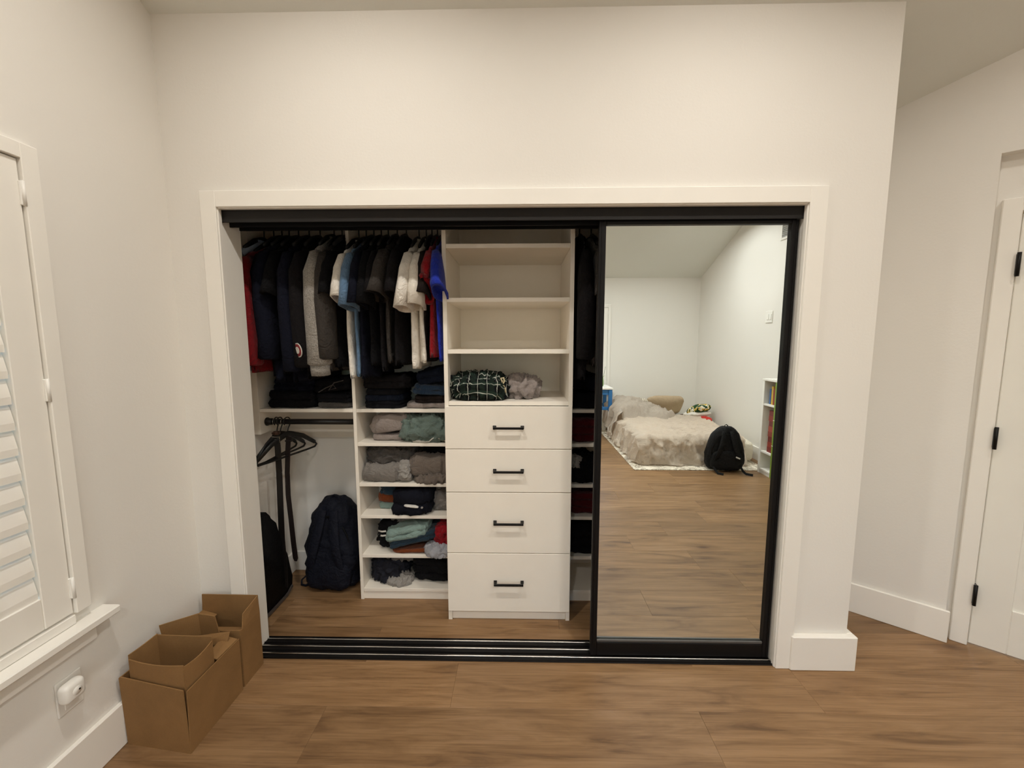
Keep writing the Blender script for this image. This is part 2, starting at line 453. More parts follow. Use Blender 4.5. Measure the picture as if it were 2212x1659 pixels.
# --- closet opening trim and jamb
def T(n, *a, **k): return struct(n, B(*a, bev=.0025, **k), TRIM)
CT = -.02
T('trim_1', -.066, 0, CT, 0, 0, OH + .066)
T('trim_2', 0, OW, CT, 0, OH, OH + .066)
T('trim_3', OW, OW + .072, CT, 0, 0, OH + .066)
T('trim_4', -.012, -.003, 0, .13, 0, OH + .004)
T('trim_5', OW + .003, OW + .012, 0, .13, 0, OH + .004)
T('trim_6', -.003, OW + .003, 0, .13, OH + .003, OH + .012)
# small stop beads inside the jamb
T('trim_7', -.003, .004, -.012, .010, 0, OH); T('trim_8', OW - .004, OW + .003, -.012, .010, 0, OH); T('trim_9', .004, OW - .004, -.012, .010, OH - .004, OH + .003)

# --- baseboards
BH = .165
def base(n, *a): return struct(n, B(*a, bev=.003), TRIM)
bm = bmesh.new(); box(bm, OW + .06, 2.79, -.030, 0, 0, BH, bev=.004); box(bm, 2.76, 2.79, -.001, .6, 0, BH, bev=.004)
struct('baseboard_front', bm, TRIM)
base('baseboard_left', XL, XL + .018, YB, -.001, 0, BH)
base('baseboard_corner', XL, -.066, -.018, 0, 0, BH)
base('baseboard_closet_left', XL, XL + .016, .126, YC, 0, .13)
base('baseboard_closet_back', XL, 2.66, YC - .016, YC, 0, .13)
base('baseboard_back', XL, XR, YB, YB + .018, 0, BH)
base('baseboard_right', XR - .018, XR, YB, -.5, 0, BH)
bm = bmesh.new(); hbox(bm, -.9, 0.0, -.015, 0, 0, BH, bev=.003); struct('baseboard_hall', bm, TRIM)

# --- hall door
dr = thing('door_1', 'white panelled hall door with black hinges in angled wall niche', 'door', hp(.45, .05, 0)); dr['kind'] = 'structure'
bm = bmesh.new(); hbox(bm, 0.012, .073, .028, .052, 0, 2.121, bev=.003); link('door_casing', bm, TRIM, dr)
bm = bmesh.new(); hbox(bm, .847, .908, .028, .052, 0, 2.121, bev=.003); link('door_casing', bm, TRIM, dr)
bm = bmesh.new(); hbox(bm, .073, .847, .028, .052, 2.062, 2.121, bev=.003); link('door_casing', bm, TRIM, dr)
T0, T1 = .079, .841
bm = bmesh.new(); hbox(bm, T0, T1, .062, .092, .006, 2.055); link('door_panel', bm, DOORP, dr)
for a in ((T0, T0 + .122, .006, 2.055), (T1 - .122, T1, .006, 2.055), (T0 + .122, T1 - .122, .006, .228), (T0 + .122, T1 - .122, 1.93, 2.055), (T0 + .122, T1 - .122, 1.0, 1.13)):
    bm = bmesh.new(); hbox(bm, a[0], a[1], .050, .062, a[2], a[3], bev=.0025); link('stile' if a[3] - a[2] > 1.5 else 'rail', bm, DOORP, dr)
for z in (1.83, 1.045, .27):
    bm = bmesh.new(); hbox(bm, .070, .083, .020, .052, z - .048, z + .048, bev=.003); h = link('hinge', bm, BLACKM, dr)
    bm = bmesh.new()
    p = hp(.0765, .018, z); tube(bm, [p - Vector((0, 0, .052)), p + Vector((0, 0, .052))], .007, 10); link('hinge_pin', bm, BLACKM, h, True)
bm = bmesh.new(); c = hp(.79, .045, .95); tube(bm, [c, hp(.79, .0, .95)], .012, 10); tube(bm, [hp(.79, -.004, .95), hp(.68, -.004, .95)], .009, 10); link('handle', bm, BLACKM, dr, True, label='black lever handle')

# --- windows with plantation shutters
def window(n, along, x0, x1, z0, z1, P, out, sill_ext, label, tilt):
    """along: unit coordinate runs x0..x1; P(u,d,z)->world, d>0 into the room"""
    def W(u0, u1, d0, d1, za, zb, bev=.002):
        bm = bmesh.new(); box(bm, u0, u1, d0, d1, za, zb, bev)
        for v in bm.verts: v.co = P(*v.co)
        return bm
    ww = thing(n, label, 'window', P((x0 + x1) / 2, 0, z0)); ww['kind'] = 'structure'
    for u in (x0 - .045, x1): link('window_frame', W(u, u + .045, -.02, .022, z0, z1 + .045), TRIM, ww)
    link('window_frame', W(x0, x1, -.02, .022, z1, z1 + .045), TRIM, ww)
    link('window_frame', W(x0, x1, -.02, .015, z0 - .035, z0 - .004), TRIM, ww)
    link('window_sill', W(x0 - .1, x1 + .1, -.02, .062, z0 - .062, z0 - .036, .004), TRIM, ww)
    link('window_apron', W(x0 - .055, x1 + .055, 0, .016, z0 - .13, z0 - .062), TRIM, ww)
    link('window_sash', W(x0, x0 + .04, -.095, -.07, z0, z1), TRIM, ww); link('window_sash', W(x1 - .04, x1, -.095, -.07, z0, z1), TRIM, ww)
    link('window_sash', W(x0 + .04, x1 - .04, -.095, -.07, z0, z0 + .04), TRIM, ww); link('window_sash', W(x0 + .04, x1 - .04, -.095, -.07, z1 - .04, z1), TRIM, ww)
    link('window_sash', W(x0 + .04, x1 - .04, -.093, -.072, (z0 + z1) / 2 - .02, (z0 + z1) / 2 + .02), TRIM, ww)
    for za, zb in ((z0 + .04, (z0 + z1) / 2 - .02), ((z0 + z1) / 2 + .02, z1 - .04)):
        link('pane', W(x0 + .04, x1 - .04, -.084, -.081, za, zb, 0), GLASS, ww)
    # two shutter leaves
    mid = (x0 + x1) / 2
    for li, (a, b) in enumerate(((x0 + .003, mid - .002), (mid + .002, x1 - .003))):
        yield_label = (label_sh[n][li])
        sh = thing('plantation_shutter', yield_label, 'shutter', P((a + b) / 2, 0, z0))
        st = .078
        for u in (a, b - st): link('stile', W(u, u + st, -.018, .012, z0 + .004, z1 - .003), TRIM, sh)
        link('rail', W(a + st, b - st, -.016, .010, z0 + .004, z0 + .105), TRIM, sh)
        link('rail', W(a + st, b - st, -.016, .010, z1 - .105, z1 - .003), TRIM, sh)
        nl = int((z1 - z0 - .215) / .0755); zz = z0 + .108
        for i in range(nl):
            zc_ = zz + (i + .5) * (z1 - z0 - .215) / nl
            bm = bmesh.new(); w2 = .0425; hh = .0045
            prof = [(-w2, 0), (-w2 * .5, hh), (w2 * .5, hh), (w2, 0), (w2 * .5, -hh), (-w2 * .5, -hh)]
            ca, sa = math.cos(tilt), math.sin(tilt)
            prism(bm, [(-.004 + p * ca - q * sa, zc_ + p * sa + q * ca) for p, q in prof], 'x', a + st + .002, b - st - .002)
            for v in bm.verts: v.co = P(*v.co)
            link('louver', bm, TRIM, sh)
        hu = a - .003 if li == 0 else b + .003
        for z in (z0 + .09, z0 + (z1 - z0) * .52, z1 - .10):
            bm = W(hu - .008, hu + .008, .010, .018, z - .035, z + .035, .002); hg = link('hinge', bm, WHITEPL, sh)
            bm = bmesh.new(); tube(bm, [P(hu, .018, z - .036), P(hu, .018, z + .036)], .005, 8); link('hinge_pin', bm, WHITEPL, hg, True)
        bm = bmesh.new(); tube(bm, [P((a + b) / 2, .05, z0 + .15), P((a + b) / 2, .05, z1 - .15)], .006, 8)
        if tilt < R(40): link('tilt_rod', bm, TRIM, sh, True)
        else: bm.free()
label_sh = {'window_1': ('white plantation shutter leaf with closed louvers, hinged near the camera end of window',
                         'white plantation shutter leaf with closed louvers, hinged on the side nearest the closet'),
            'window_2': ('open louvered white shutter leaf on reflected window, farther from the bed',
                         'open louvered white shutter leaf seen in mirror beside the blue table')}
window('window_1', 'y', WY0, WY1, WZ0, WZ1, lambda u, d, z: Vector((XL + d, u, z)), -1, .1, 'white framed window with deep sill above cardboard boxes', R(-79))
window('window_2', 'x', BX0, BX1, BZ0, BZ1, lambda u, d, z: Vector((u, YB + d, z)), -1, .1, 'bright white framed window seen in the mirror behind the blue table', R(-15))

# ================================================================== LAMPS
lamp_lab = ['above closet drawers', 'above mirrored sliding door', 'in front of the hall door', 'over the window side behind camera', 'over the middle of the bed side', 'over the bed corner']
for i, (x, y) in enumerate(((.65, -.87), (2.04, -.87), (3.43, -.87), (.65, -3.35), (2.04, -3.35), (3.43, -3.35))):
    z = zc(y); sl = -.46 if y > -2.11 else .4273
    t = thing('recessed_downlight', 'round white recessed ceiling downlight ' + lamp_lab[i], 'light', (x, y, z))
    M = Matrix.Translation((x, y, z)) @ Matrix.Rotation(math.atan(sl), 4, 'X')
    bm = bmesh.new(); lathe(bm, [(.062, -.001), (.066, -.007), (.080, -.007), (.086, 0), (.086, .004), (.062, .004)], (0, 0, 0), 28); bm.transform(M)
    link('trim_ring', bm, WHITEPL, t, True)
    bm = bmesh.new(); lathe(bm, [(.061, .001), (.061, .004)], (0, 0, 0), 28); bm.transform(M); link('lens', bm, LENS, t)
    ld = bpy.data.lights.new('downlight_lamp', 'AREA'); ld.shape = 'DISK'; ld.size = .13; ld.energy = LAMP_W * ((.52 if x > 3 else 1.0) if y > -2 else 1.7); ld.color = LAMP_COL if y > -2 else (1.0, .965, .915); ld.spread = R(146)
    lo = bpy.data.objects.new('downlight_lamp', ld); C.objects.link(lo); lo.parent = t; lo.location = (0, 0, -.012)

# ================================================================== SLIDING DOOR HARDWARE
t = thing('sliding_door_header', 'black metal triple track header across the closet opening top', 'track', (1.2, .02, 1.99))
link('fascia', B(-.003, OW + .003, .012, .018, 1.997, 2.047, bev=.001), plain('dark_grey_metal', '#1d1b1a', .55, vary=.05, spec=.25), t)
link('top_plate', B(-.003, OW + .003, .012, .128, 2.047, 2.053), BLACK, t)
for y0, z0 in ((.0605, 1.990), (.0695, 1.992), (.122, 1.992)):
    link('track_rib', B(-.003, OW + .003, y0, y0 + .006, z0, 2.047), BLACK, t)
t = thing('sliding_door_floor_track', 'black floor track with three silver rails under the closet opening', 'track', (1.2, .06, 0))
link('track_plate', B(-.003, OW + .003, -.003, .132, 0, .005, bev=.001), BLACK, t)
for y0 in (.022, .069, .116):
    link('rail', B(-.003, OW + .003, y0 - .0035, y0 + .0035, .005, .0115, bev=.0015), STEEL, t)
for y0 in (.0, .045, .092, .130):
    link('rib', B(-.003, OW + .003, y0 - .002, y0 + .002, .005, .009), BLACK, t)

DX0, DX1 = 1.600, 2.434
t = thing('sliding_mirror_door', 'black framed mirrored sliding door covering the closet opening beside drawers', 'door', ((DX0 + DX1) / 2, .045, .012))
def frame(par, x0, x1, y0, y1, z0, z1, sw, bw, tw):
    for a in ((x0, x0 + sw), (x1 - sw, x1)):
        s = link('stile', B(a[0], a[1], y0, y1, z0, z1, bev=.003, seg=2), BLACK, par)
        m = a[0] + sw * .32 if a[0] == x0 else a[0] + sw * .55
        link('groove_bead', B(m, m + .005, y0 - .003, y0 + .001, z0 + .002, z1 - .002, bev=.001), BLACK, s)
    link('rail', B(x0 + sw, x1 - sw, y0, y1, z0, z0 + bw, bev=.003, seg=2), BLACK, par)
    link('rail', B(x0 + sw, x1 - sw, y0, y1, z1 - tw, z1, bev=.003, seg=2), BLACK, par)
    link('glazing_bead', B(x0 + sw, x1 - sw, y0 + .002, y0 + .012, z0 + bw, z0 + bw + .012, bev=.002), plain('grey_gasket', '#4a4846', .4), par)
frame(t, DX0, DX1, .030, .056, .013, 1.999, .030, .066, .016)
link('mirror', B(DX0 + .026, DX1 - .026, .0445, .050, .07, 1.99), MIRROR, t)
# the other two panels parked behind
t = thing('sliding_door_panel', 'dark sliding door parked in middle track behind mirrored door', 'door', (2.03, .092, .012))
frame(t, 1.612, 2.432, .079, .105, .013, 1.999, .030, .066, .016)
link('back_panel', B(1.64, 2.41, .090, .096, .07, 1.99), BLACK, t)

# ================================================================== CLOSET CABINETRY
SH = .019
ZS = [1.122, .931, .698, .510, .274, .068]
def shelf_tower(x0, x1, label, panel_side, lx):
    t = thing('closet_shelf_tower', label, 'shelving', ((x0 + x1) / 2, .6, 0))
    link('side_panel', B(lx, lx + .018, .44, YC - .001, 0, 2.24, bev=.001), CAB, t)
    for i, z in enumerate(ZS):
        link('shelf', B(x0 + .0005, x1 - .0005, .442, YC - .001, z - SH, z, bev=.0012), CAB, t)
    link('toe_kick', B(x0, x1, .450, .468, 0, ZS[-1] - SH), CAB, t)
    link('rod', None_rod(x0, x1, .50, 2.165), PLASTIC, t, True)
    for z in (2.06, .80): link('back_rail', B(x0, x1, YC - .02, YC - .001, z - .04, z + .04, bev=.001), CAB, t)
    return t
def None_rod(x0, x1, y, z, r=.016):
    bm = bmesh.new(); tube(bm, [(x0, y, z), (x1, y, z)], r, 16); return bm
shelf_tower(.360, .8815, 'white open shelf tower with folded clothes beside the drawers', 'l', .342)
shelf_tower(1.5345, 2.12, 'white open shelf tower half hidden behind the mirrored door', 'r', 2.12)
t = thing('closet_drawer_tower', 'white drawer tower with four drawers and open shelves above', 'cabinet', (1.207, .5, 0))
for a in (.8825, 1.512): link('side_panel', B(a, a + .0205, .280, YC - .001, 0, 2.24, bev=.001), CAB, t)
for z in (1.968, 1.709, 1.453, 1.190): link('shelf', B(.9035, 1.5115, .282, YC - .02, z - .021, z, bev=.0012), CAB, t)
link('back_panel', B(.9035, 1.5115, YC - .018, YC - .006, .06, 2.24), CAB, t)
link('toe_kick', B(.9035, 1.5115, .292, .31, 0, .058), CAB, t)
for za, zb, hz in ((.949, 1.167, 1.0615), (.7205, .9455, .836), (.3905, .7165, .5605), (.062, .3865, .230)):
    d = link('drawer', B(.8855, 1.5295, .2615, .2795, za, zb, bev=.0015), CAB, t)
    bm = bmesh.new(); box(bm, .915, 1.50, .2795, .70, za + .02, za + .14); link('drawer_box', bm, CAB, d)
    bm = bmesh.new(); box(bm, 1.131, 1.285, .228, .237, hz - .0055, hz + .0055, bev=.0015)
    for x in (1.131, 1.272): box(bm, x, x + .013, .230, .2615, hz - .0065, hz + .0065, bev=.0015)
    for x in (1.129, 1.270): box(bm, x, x + .017, .258, .2616, hz - .0085, hz + .0085, bev=.001)
    link('handle', bm, BLACKM, d, label='black square bar pull')
t = thing('closet_hanging_unit', 'white double hanging section with middle shelf against closet side wall', 'shelving', (.07, .6, .97))
link('side_panel', B(-.219, -.183, .44, YC - .001, .976, 2.24, bev=.001), CAB, t)
link('shelf', B(-.182, .3415, .442, YC - .001, ZS[0] - SH, ZS[0], bev=.0012), CAB, t)
rd = link('rod', None_rod(-.182, .342, .50, 1.039), PLASTIC, t, True)
bm = bmesh.new(); lathe(bm, [(.024, -.182), (.024, -.176), (.019, -.170), (.019, -.150)], (0, .5, 1.039), 16, 'x'); link('rod_socket', bm, PLASTIC, rd, True)
for x in (-.142, -.095):
    bm = bmesh.new(); lathe(bm, [(.0168, x), (.0168, x + .0025)], (0, .5, 1.039), 16, 'x'); link('hook_ring', bm, STEEL, rd, True)
link('rod', None_rod(-.182, .342, .50, 2.165), PLASTIC, t, True)
for z in (.945, 2.06): link('back_rail', B(-.2, .342, YC - .02, YC - .001, z - .05, z + .03, bev=.001), CAB, t)
# ================================================================== HANGING CLOTHES
def sleeve_mesh(bm, pts, wide, thin, x, seed, n=16, drift=0.0):
    rings = []
    for i, (y, z) in enumerate(pts):
        a, b = pts[max(i - 1, 0)], pts[min(i + 1, len(pts) - 1)]
        t = Vector((0, b[0] - a[0], b[1] - a[1])).normalized(); u = t.cross(Vector((1, 0, 0)))
        wd, th = wide[i], thin[i]; ring = []
        for k in range(n):
            an = 2 * math.pi * k / n
            p = Vector((x, y, z)) + u * wd * sq(math.cos(an), .8) + Vector((1, 0, 0)) * th * sq(math.sin(an), .8)
            p.x += .012 * fbm(p, 9, seed) + .006 * ridge(p, 22, seed) + drift * (i / (len(pts) - 1)) ** 1.5
            p.y += .006 * fbm(p, 20, seed + 3)
            ring.append(bm.verts.new(p))
        rings.append(ring)
    for a, b in zip(rings, rings[1:]):
        for k in range(n): bm.faces.new((a[k], a[(k + 1) % n], b[(k + 1) % n], b[k]))
    bm.faces.new(rings[0][::-1])
    # open cuff: turn the edge inwards
    inner = [bm.verts.new(v.co.lerp(sum((q.co for q in rings[-1]), Vector()) / n, .18)) for v in rings[-1]]
    deep = [bm.verts.new(rings[-2][k].co.lerp(sum((q.co for q in rings[-2]), Vector()) / n, .3)) for k in range(n)]
    for k in range(n):
        bm.faces.new((rings[-1][k], rings[-1][(k + 1) % n], inner[(k + 1) % n], inner[k]))
        bm.faces.new((inner[k], inner[(k + 1) % n], deep[(k + 1) % n], deep[k]))
    bm.faces.new(deep)

def lerp_table(tab, s):
    for (a, va), (b, vb) in zip(tab, tab[1:]):
        if s <= b:
            k = 0 if b == a else (s - a) / (b - a); k = k * k * (3 - 2 * k)
            return va + (vb - va) * k
    return tab[-1][1]

GARM = []
def garment(name, label, x, zt, hem, m, sleeve='short', hw=.205, bw=.205, th=.021, slen=.30, seed=0, yc=.50, cuff=None, hem_rib=None, collar=True, cat='shirt', sw=1.25, sx=0.0):
    t = thing(name, label, cat, (x, yc, hem), 0, 'clothes hanging in the closet')
    zs = zt - .075
    n, rows = 40, 30
    bm = bmesh.new(); rings = []
    for j in range(rows + 1):
        s = j / rows; z = hem + (zt - hem) * s
        if z > zs: k = (z - zs) / (zt - zs); b = hw + (.062 - hw) * (k ** .8); a = th * .8 + (.030 - th * .8) * k
        else:
            k = (z - hem) / (zs - hem); b = bw + (hw - bw) * k; a = th * (1.05 - .25 * k) * (1 if k > .05 else .9)
        ring = []
        for i in range(n):
            an = 2 * math.pi * i / n
            y = b * sq(math.cos(an), .85); xx = a * sq(math.sin(an), .6)
            low = 1 - max(0, (z - hem) / (zt - hem))
            f = .014 * low * math.sin(y * 26 + seed * 1.7) + .016 * fbm((0, y * 1.0, z * .45), 6, seed) + .006 * low * ridge((xx * 2, y, z * .3), 16, seed)
            p = Vector((x + xx + f, yc + y, z + .012 * low * fbm((seed, y, 0), 8, seed)))
            ring.append(bm.verts.new(p))
        rings.append(ring)
    for a, b in zip(rings, rings[1:]):
        for i in range(n): bm.faces.new((a[i], a[(i + 1) % n], b[(i + 1) % n], b[i]))
    bm.faces.new(rings[-1])
    lo = [bm.verts.new(v.co + Vector(((x - v.co.x) * .2, 0, .05))) for v in rings[0]]
    for i in range(n): bm.faces.new((rings[0][i], rings[0][(i + 1) % n], lo[(i + 1) % n], lo[i]))
    bm.faces.new(lo)
    link('body', bm, m, t, True)
    if sleeve != 'none':
        for sg in (-1, 1):
            bm = bmesh.new(); y0 = hw
            if sleeve == 'short':
                P = [(y0 - .055, zs - .045), (y0 - .015, zs - .075), (y0 + .022, zs - .13), (y0 + .045, zs - .20), (y0 + .058, zs - slen + .05)]
                sleeve_mesh(bm, [(yc + sg * a, b) for a, b in P], [.052, .078, .085, .086, .090], [.016, .021 * sw, .023 * sw, .024 * sw, .027 * sw], x, seed + sg, drift=sx)
            else:
                e = slen
                P = [(y0 - .05, zs - .04), (y0 - .005, zs - .07), (y0 + .022, zs - .14), (y0 + .03, zs - e * .45), (y0 + .026, zs - e * .75), (y0 + .022, zs - e + .06), (y0 + .022, zs - e + .05)]
                sleeve_mesh(bm, [(yc + sg * a, b) for a, b in P], [.045, .07, .078, .072, .064, .06, .048], [.018, .026, .03 * sw, .032 * sw, .032 * sw, .034 * sw, .026 * sw], x, seed + sg)
            link('sleeve', bm, m, t, True)
            if sleeve == 'long' and cuff:
                bm = bmesh.new()
                sleeve_mesh(bm, [(yc + sg * (y0 + .022), zs - e + .058), (yc + sg * (y0 + .022), zs - e + .03), (yc + sg * (y0 + .02), zs - e)], [.046, .047, .045], [.027 * sw, .028 * sw, .027 * sw], x, seed + sg)
                link('cuff', bm, cuff, t, True)
    if collar:
        bm = bmesh.new(); pts = []
        for i in range(17):
            a = math.pi * 2 * i / 16; pts.append((x + .030 * math.sin(a), yc + .064 * math.cos(a), zt + .002 + .004 * math.cos(2 * a)))
        tube(bm, pts, .007, 6); link('collar', bm, m, t, True)
    return t

def hanger(x, zt, label, y=.50, rod_z=2.165, arm=.19, rz=0, drop=.085, bar=False):
    t = thing('clothes_hanger', label, 'hanger', (x, y, zt), rz, 'black clothes hangers')
    def L(p): return (p[0] + x, p[1] + y, p[2])
    bm = bmesh.new(); r = .0245
    pts = [(0, -r * math.cos(a) , rod_z + r * math.sin(a)) for a in [R(d) for d in range(-40, 181, 20)]]
    pts = pts + [(0, r, rod_z - .012), (0, .006, rod_z - .04), (0, 0, rod_z - .055), (0, 0, zt - .004)]
    tube(bm, [L(p) for p in pts], .0035, 7); link('hook', bm, PLASTIC, t, True)
    bm = bmesh.new()
    path = [(0, -arm, zt - drop), (0, -arm * .55, zt - drop * .42), (0, -.03, zt - .014), (0, 0, zt - .006), (0, .03, zt - .014), (0, arm * .55, zt - drop * .42), (0, arm, zt - drop)]
    tube(bm, [L(p) for p in path], [.010, .012, .013, .014, .013, .012, .010], 8, flat=(.55, 1.2))
    link('shoulder', bm, PLASTIC, t, True)
    if bar:
        bm = bmesh.new(); pts = [(0, -arm, zt - drop), (0, -arm - .012, zt - drop - .016), (0, -arm + .004, zt - drop - .028)] + [(0, -arm + .004 + (2 * arm - .008) * k / 6, zt - drop - .030) for k in range(1, 6)] + [(0, arm - .004, zt - drop - .028), (0, arm + .012, zt - drop - .016), (0, arm, zt - drop)]
        tube(bm, [L(p) for p in pts], .006, 7); link('trouser_bar', bm, PLASTIC, t, True)
    # turn parts about the hook when rotated
    return t

F = fabric
navy = F('navy_cloth', '#0e111f'); blackc = F('black_cloth', '#0d0d10'); black2 = F('soft_black_cloth', '#141214'); charc = F('charcoal_cloth', '#3a3633', .18)
brownb = F('brown_black_cloth', '#211a18'); red = F('red_cloth', '#84101a'); dred = F('deep_red_cloth', '#7c0f18'); blue = F('royal_blue_cloth', '#1b2f9c')
white = F('white_cloth', '#e4dfd6'); white2 = F('off_white_cloth', '#dcd6cb', .06); lblue = F('pale_blue_cloth', '#5d7a99'); icy = F('icy_blue_cloth', '#b5c6da')
grey = F('grey_marl', '#8d8983', .45); ggrey = F('grey_cloth', '#7d7873', .15); lgrey = F('light_grey_cloth', '#928e89', .12); dgrey = F('dark_grey_cloth', '#4d4946', .15)
denim = F('mid_denim', '#283a50', .25); ddenim = F('dark_denim', '#141b2a', .2); bdenim = F('black_denim', '#101116', .15)
sage = F('sage_cloth', '#65746d', .1); mint = F('mint_cloth', '#7d938d', .1); teal = F('dark_teal_cloth', '#213341', .12); rust = F('rust_cloth', '#713819', .1)
taupe = F('taupe_cloth', '#6e645c', .12); mauve = F('mauve_grey_cloth', '#8f8580', .12); trimw = F('white_trim', '#d9d6cf')
g = garment
spec = [
 ('dress_shirt', 'pale icy blue shirt hanging against the closet side wall, mostly hidden', -.128, 2.02, 1.345, icy, dict(seed=1, hw=.225, bw=.235)),
 ('long_sleeve_shirt', 'deep red long shirt hanging behind the closet jamb', -.075, 2.00, 1.335, dred, dict(seed=2, sleeve='long', slen=.60, hw=.235, bw=.235, th=.030)),
 ('jacket', 'black jacket hanging next to the deep red long shirt', -.030, 2.03, 1.31, blackc, dict(seed=3, sleeve='long', slen=.6, th=.022, hw=.175, bw=.17, cat='jacket')),
 ('jacket', 'dark navy quilted jacket hanging with widest front and lowest hem', 0.010, 2.03, 1.285, navy, dict(seed=4, sleeve='long', slen=.60, th=.030, hw=.215, cat='jacket')),
 ('t_shirt', 'black t-shirt squeezed between two dark navy garments', .062, 2.03, 1.33, blackc, dict(seed=5)),
 ('sweatshirt', 'dark navy sweatshirt hanging between black t-shirt and badge jacket', .120, 2.03, 1.285, navy, dict(seed=6, sleeve='long', slen=.66)),
 ('jacket', 'black jacket with small round red and white badge on sleeve', .180, 2.03, 1.30, black2, dict(seed=7, sleeve='long', slen=.64, cat='jacket')),
 ('sweatshirt', 'heather grey sweatshirt with long ribbed cuff hanging over black folded clothes', .256, 2.035, 1.40, grey, dict(seed=8, sleeve='long', slen=.635, th=.030, cuff=grey, sw=1.55)),
 ('sweatshirt', 'charcoal long sleeved sweatshirt directly behind the heather grey one', .300, 2.03, 1.34, charc, dict(seed=9, sleeve='long', slen=.6)),
 ('t_shirt', 'black t-shirt pressed against the tower side panel on the hanging section side', .326, 2.03, 1.36, blackc, dict(seed=10, hw=.19, bw=.19, th=.012)),
 ('t_shirt', 'long white t-shirt hanging beside pale blue shirt', .392, 2.015, 1.305, white, dict(seed=11, th=.018)),
 ('t_shirt', 'pale denim blue short sleeve shirt between white and navy shirts', .432, 2.02, 1.315, lblue, dict(seed=12, th=.017, slen=.34)),
 ('t_shirt', 'dark navy t-shirt hanging next to the pale denim blue shirt', .474, 2.03, 1.30, navy, dict(seed=13, th=.018, slen=.34)),
 ('t_shirt', 'plain black t-shirt hanging two places before the charcoal short sleeve one', .515, 2.03, 1.37, blackc, dict(seed=14, th=.017, slen=.34)),
 ('t_shirt', 'soft black t-shirt hanging just before the charcoal short sleeve one', .553, 2.03, 1.34, black2, dict(seed=15, th=.017)),
 ('t_shirt', 'charcoal brown t-shirt with wide short sleeve sticking out', .602, 2.035, 1.385, charc, dict(seed=16, th=.019, hw=.21, sw=1.6, sx=-.035)),
 ('t_shirt', 'black t-shirt between the charcoal and first white t-shirt', .652, 2.035, 1.37, black2, dict(seed=17, th=.018)),
 ('t_shirt', 'white t-shirt with drooping sleeve hanging after the black ones', .720, 2.02, 1.355, white, dict(seed=18, th=.020, hw=.215, slen=.345, sw=1.5, sx=-.02)),
 ('t_shirt', 'off white t-shirt hanging between the other white one and red', .760, 2.02, 1.385, white2, dict(seed=19, th=.018, slen=.335, sw=1.4)),
 ('t_shirt', 'dark brown t-shirt barely showing between off white and red shirts', .790, 2.03, 1.39, brownb, dict(seed=20, th=.011, hw=.19, bw=.19)),
 ('t_shirt', 'bright red t-shirt hanging next to the royal blue one', .820, 2.03, 1.41, red, dict(seed=21, th=.018, slen=.26, sw=1.3, sx=-.012)),
 ('t_shirt', 'royal blue t-shirt with sleeve over the drawer tower edge', .850, 2.03, 1.395, blue, dict(seed=22, th=.014, slen=.28, hw=.215, sw=1.4, sx=.03)),
]
prev = None
for i, (nm, lb, x, zt, hem, m, kw) in enumerate(spec):
    o = garment(nm, lb, x, zt, hem, m, **kw)
    hanger(x, zt + .030, 'black plastic hanger holding the ' + ' '.join(lb.split()[:4 if lb.split()[3] not in ('with', 'hanging', 'between', 'next', 'barely', 'directly', 'behind') else 3]).replace(',', ''), arm=.17)
    if 'badge on sleeve' in lb:
        M = Matrix.Translation((x + .008, .206, 1.452)) @ Matrix.Rotation(R(-34), 4, 'Z') @ Matrix.Rotation(R(8), 4, 'X')
        for k, (rr, mm, yy) in enumerate(((.035, trimw, 0), (.030, red, -.0012), (.017, trimw, -.0024))):
            bm = bmesh.new(); lathe(bm, [(rr, yy), (rr, yy - .003)], (0, 0, 0), 24, 'y'); bm.transform(M)
            if k == 0: pt = link('badge', bm, mm, o)
            else: link('badge_ring', bm, mm, pt)
# hidden half of the other tower: dark clothes that show in the gap beside the mirrored door
garment('jacket', 'black jacket hanging in the narrow gap beside the mirrored door', 1.585, 2.03, 1.30, black2, 'long', seed=31, th=.026, slen=.6, cat='jacket')
hanger(1.585, 2.06, 'black plastic hanger holding the black jacket in the door gap', arm=.17)
garment('t_shirt', 'dark grey t-shirt behind black jacket in the gap by the mirrored door', 1.648, 2.03, 1.37, dgrey, 'short', seed=32)
hanger(1.648, 2.06, 'black plastic hanger holding the dark grey t-shirt in the door gap', arm=.17)

# empty hangers on the lower rod
for k, (x, rz, lb) in enumerate(((-.128, 4, 'empty black hanger nearest the closet side wall'), (-.108, -5, 'empty black hanger in the middle of the lower rod group'), (-.066, -14, 'empty black hanger farthest along the lower rod, tilted'))):
    t = hanger(x, .975, lb, y=.50, rod_z=1.039, arm=.205, bar=True, drop=.105)
    t.rotation_euler = (0, 0, R(rz))

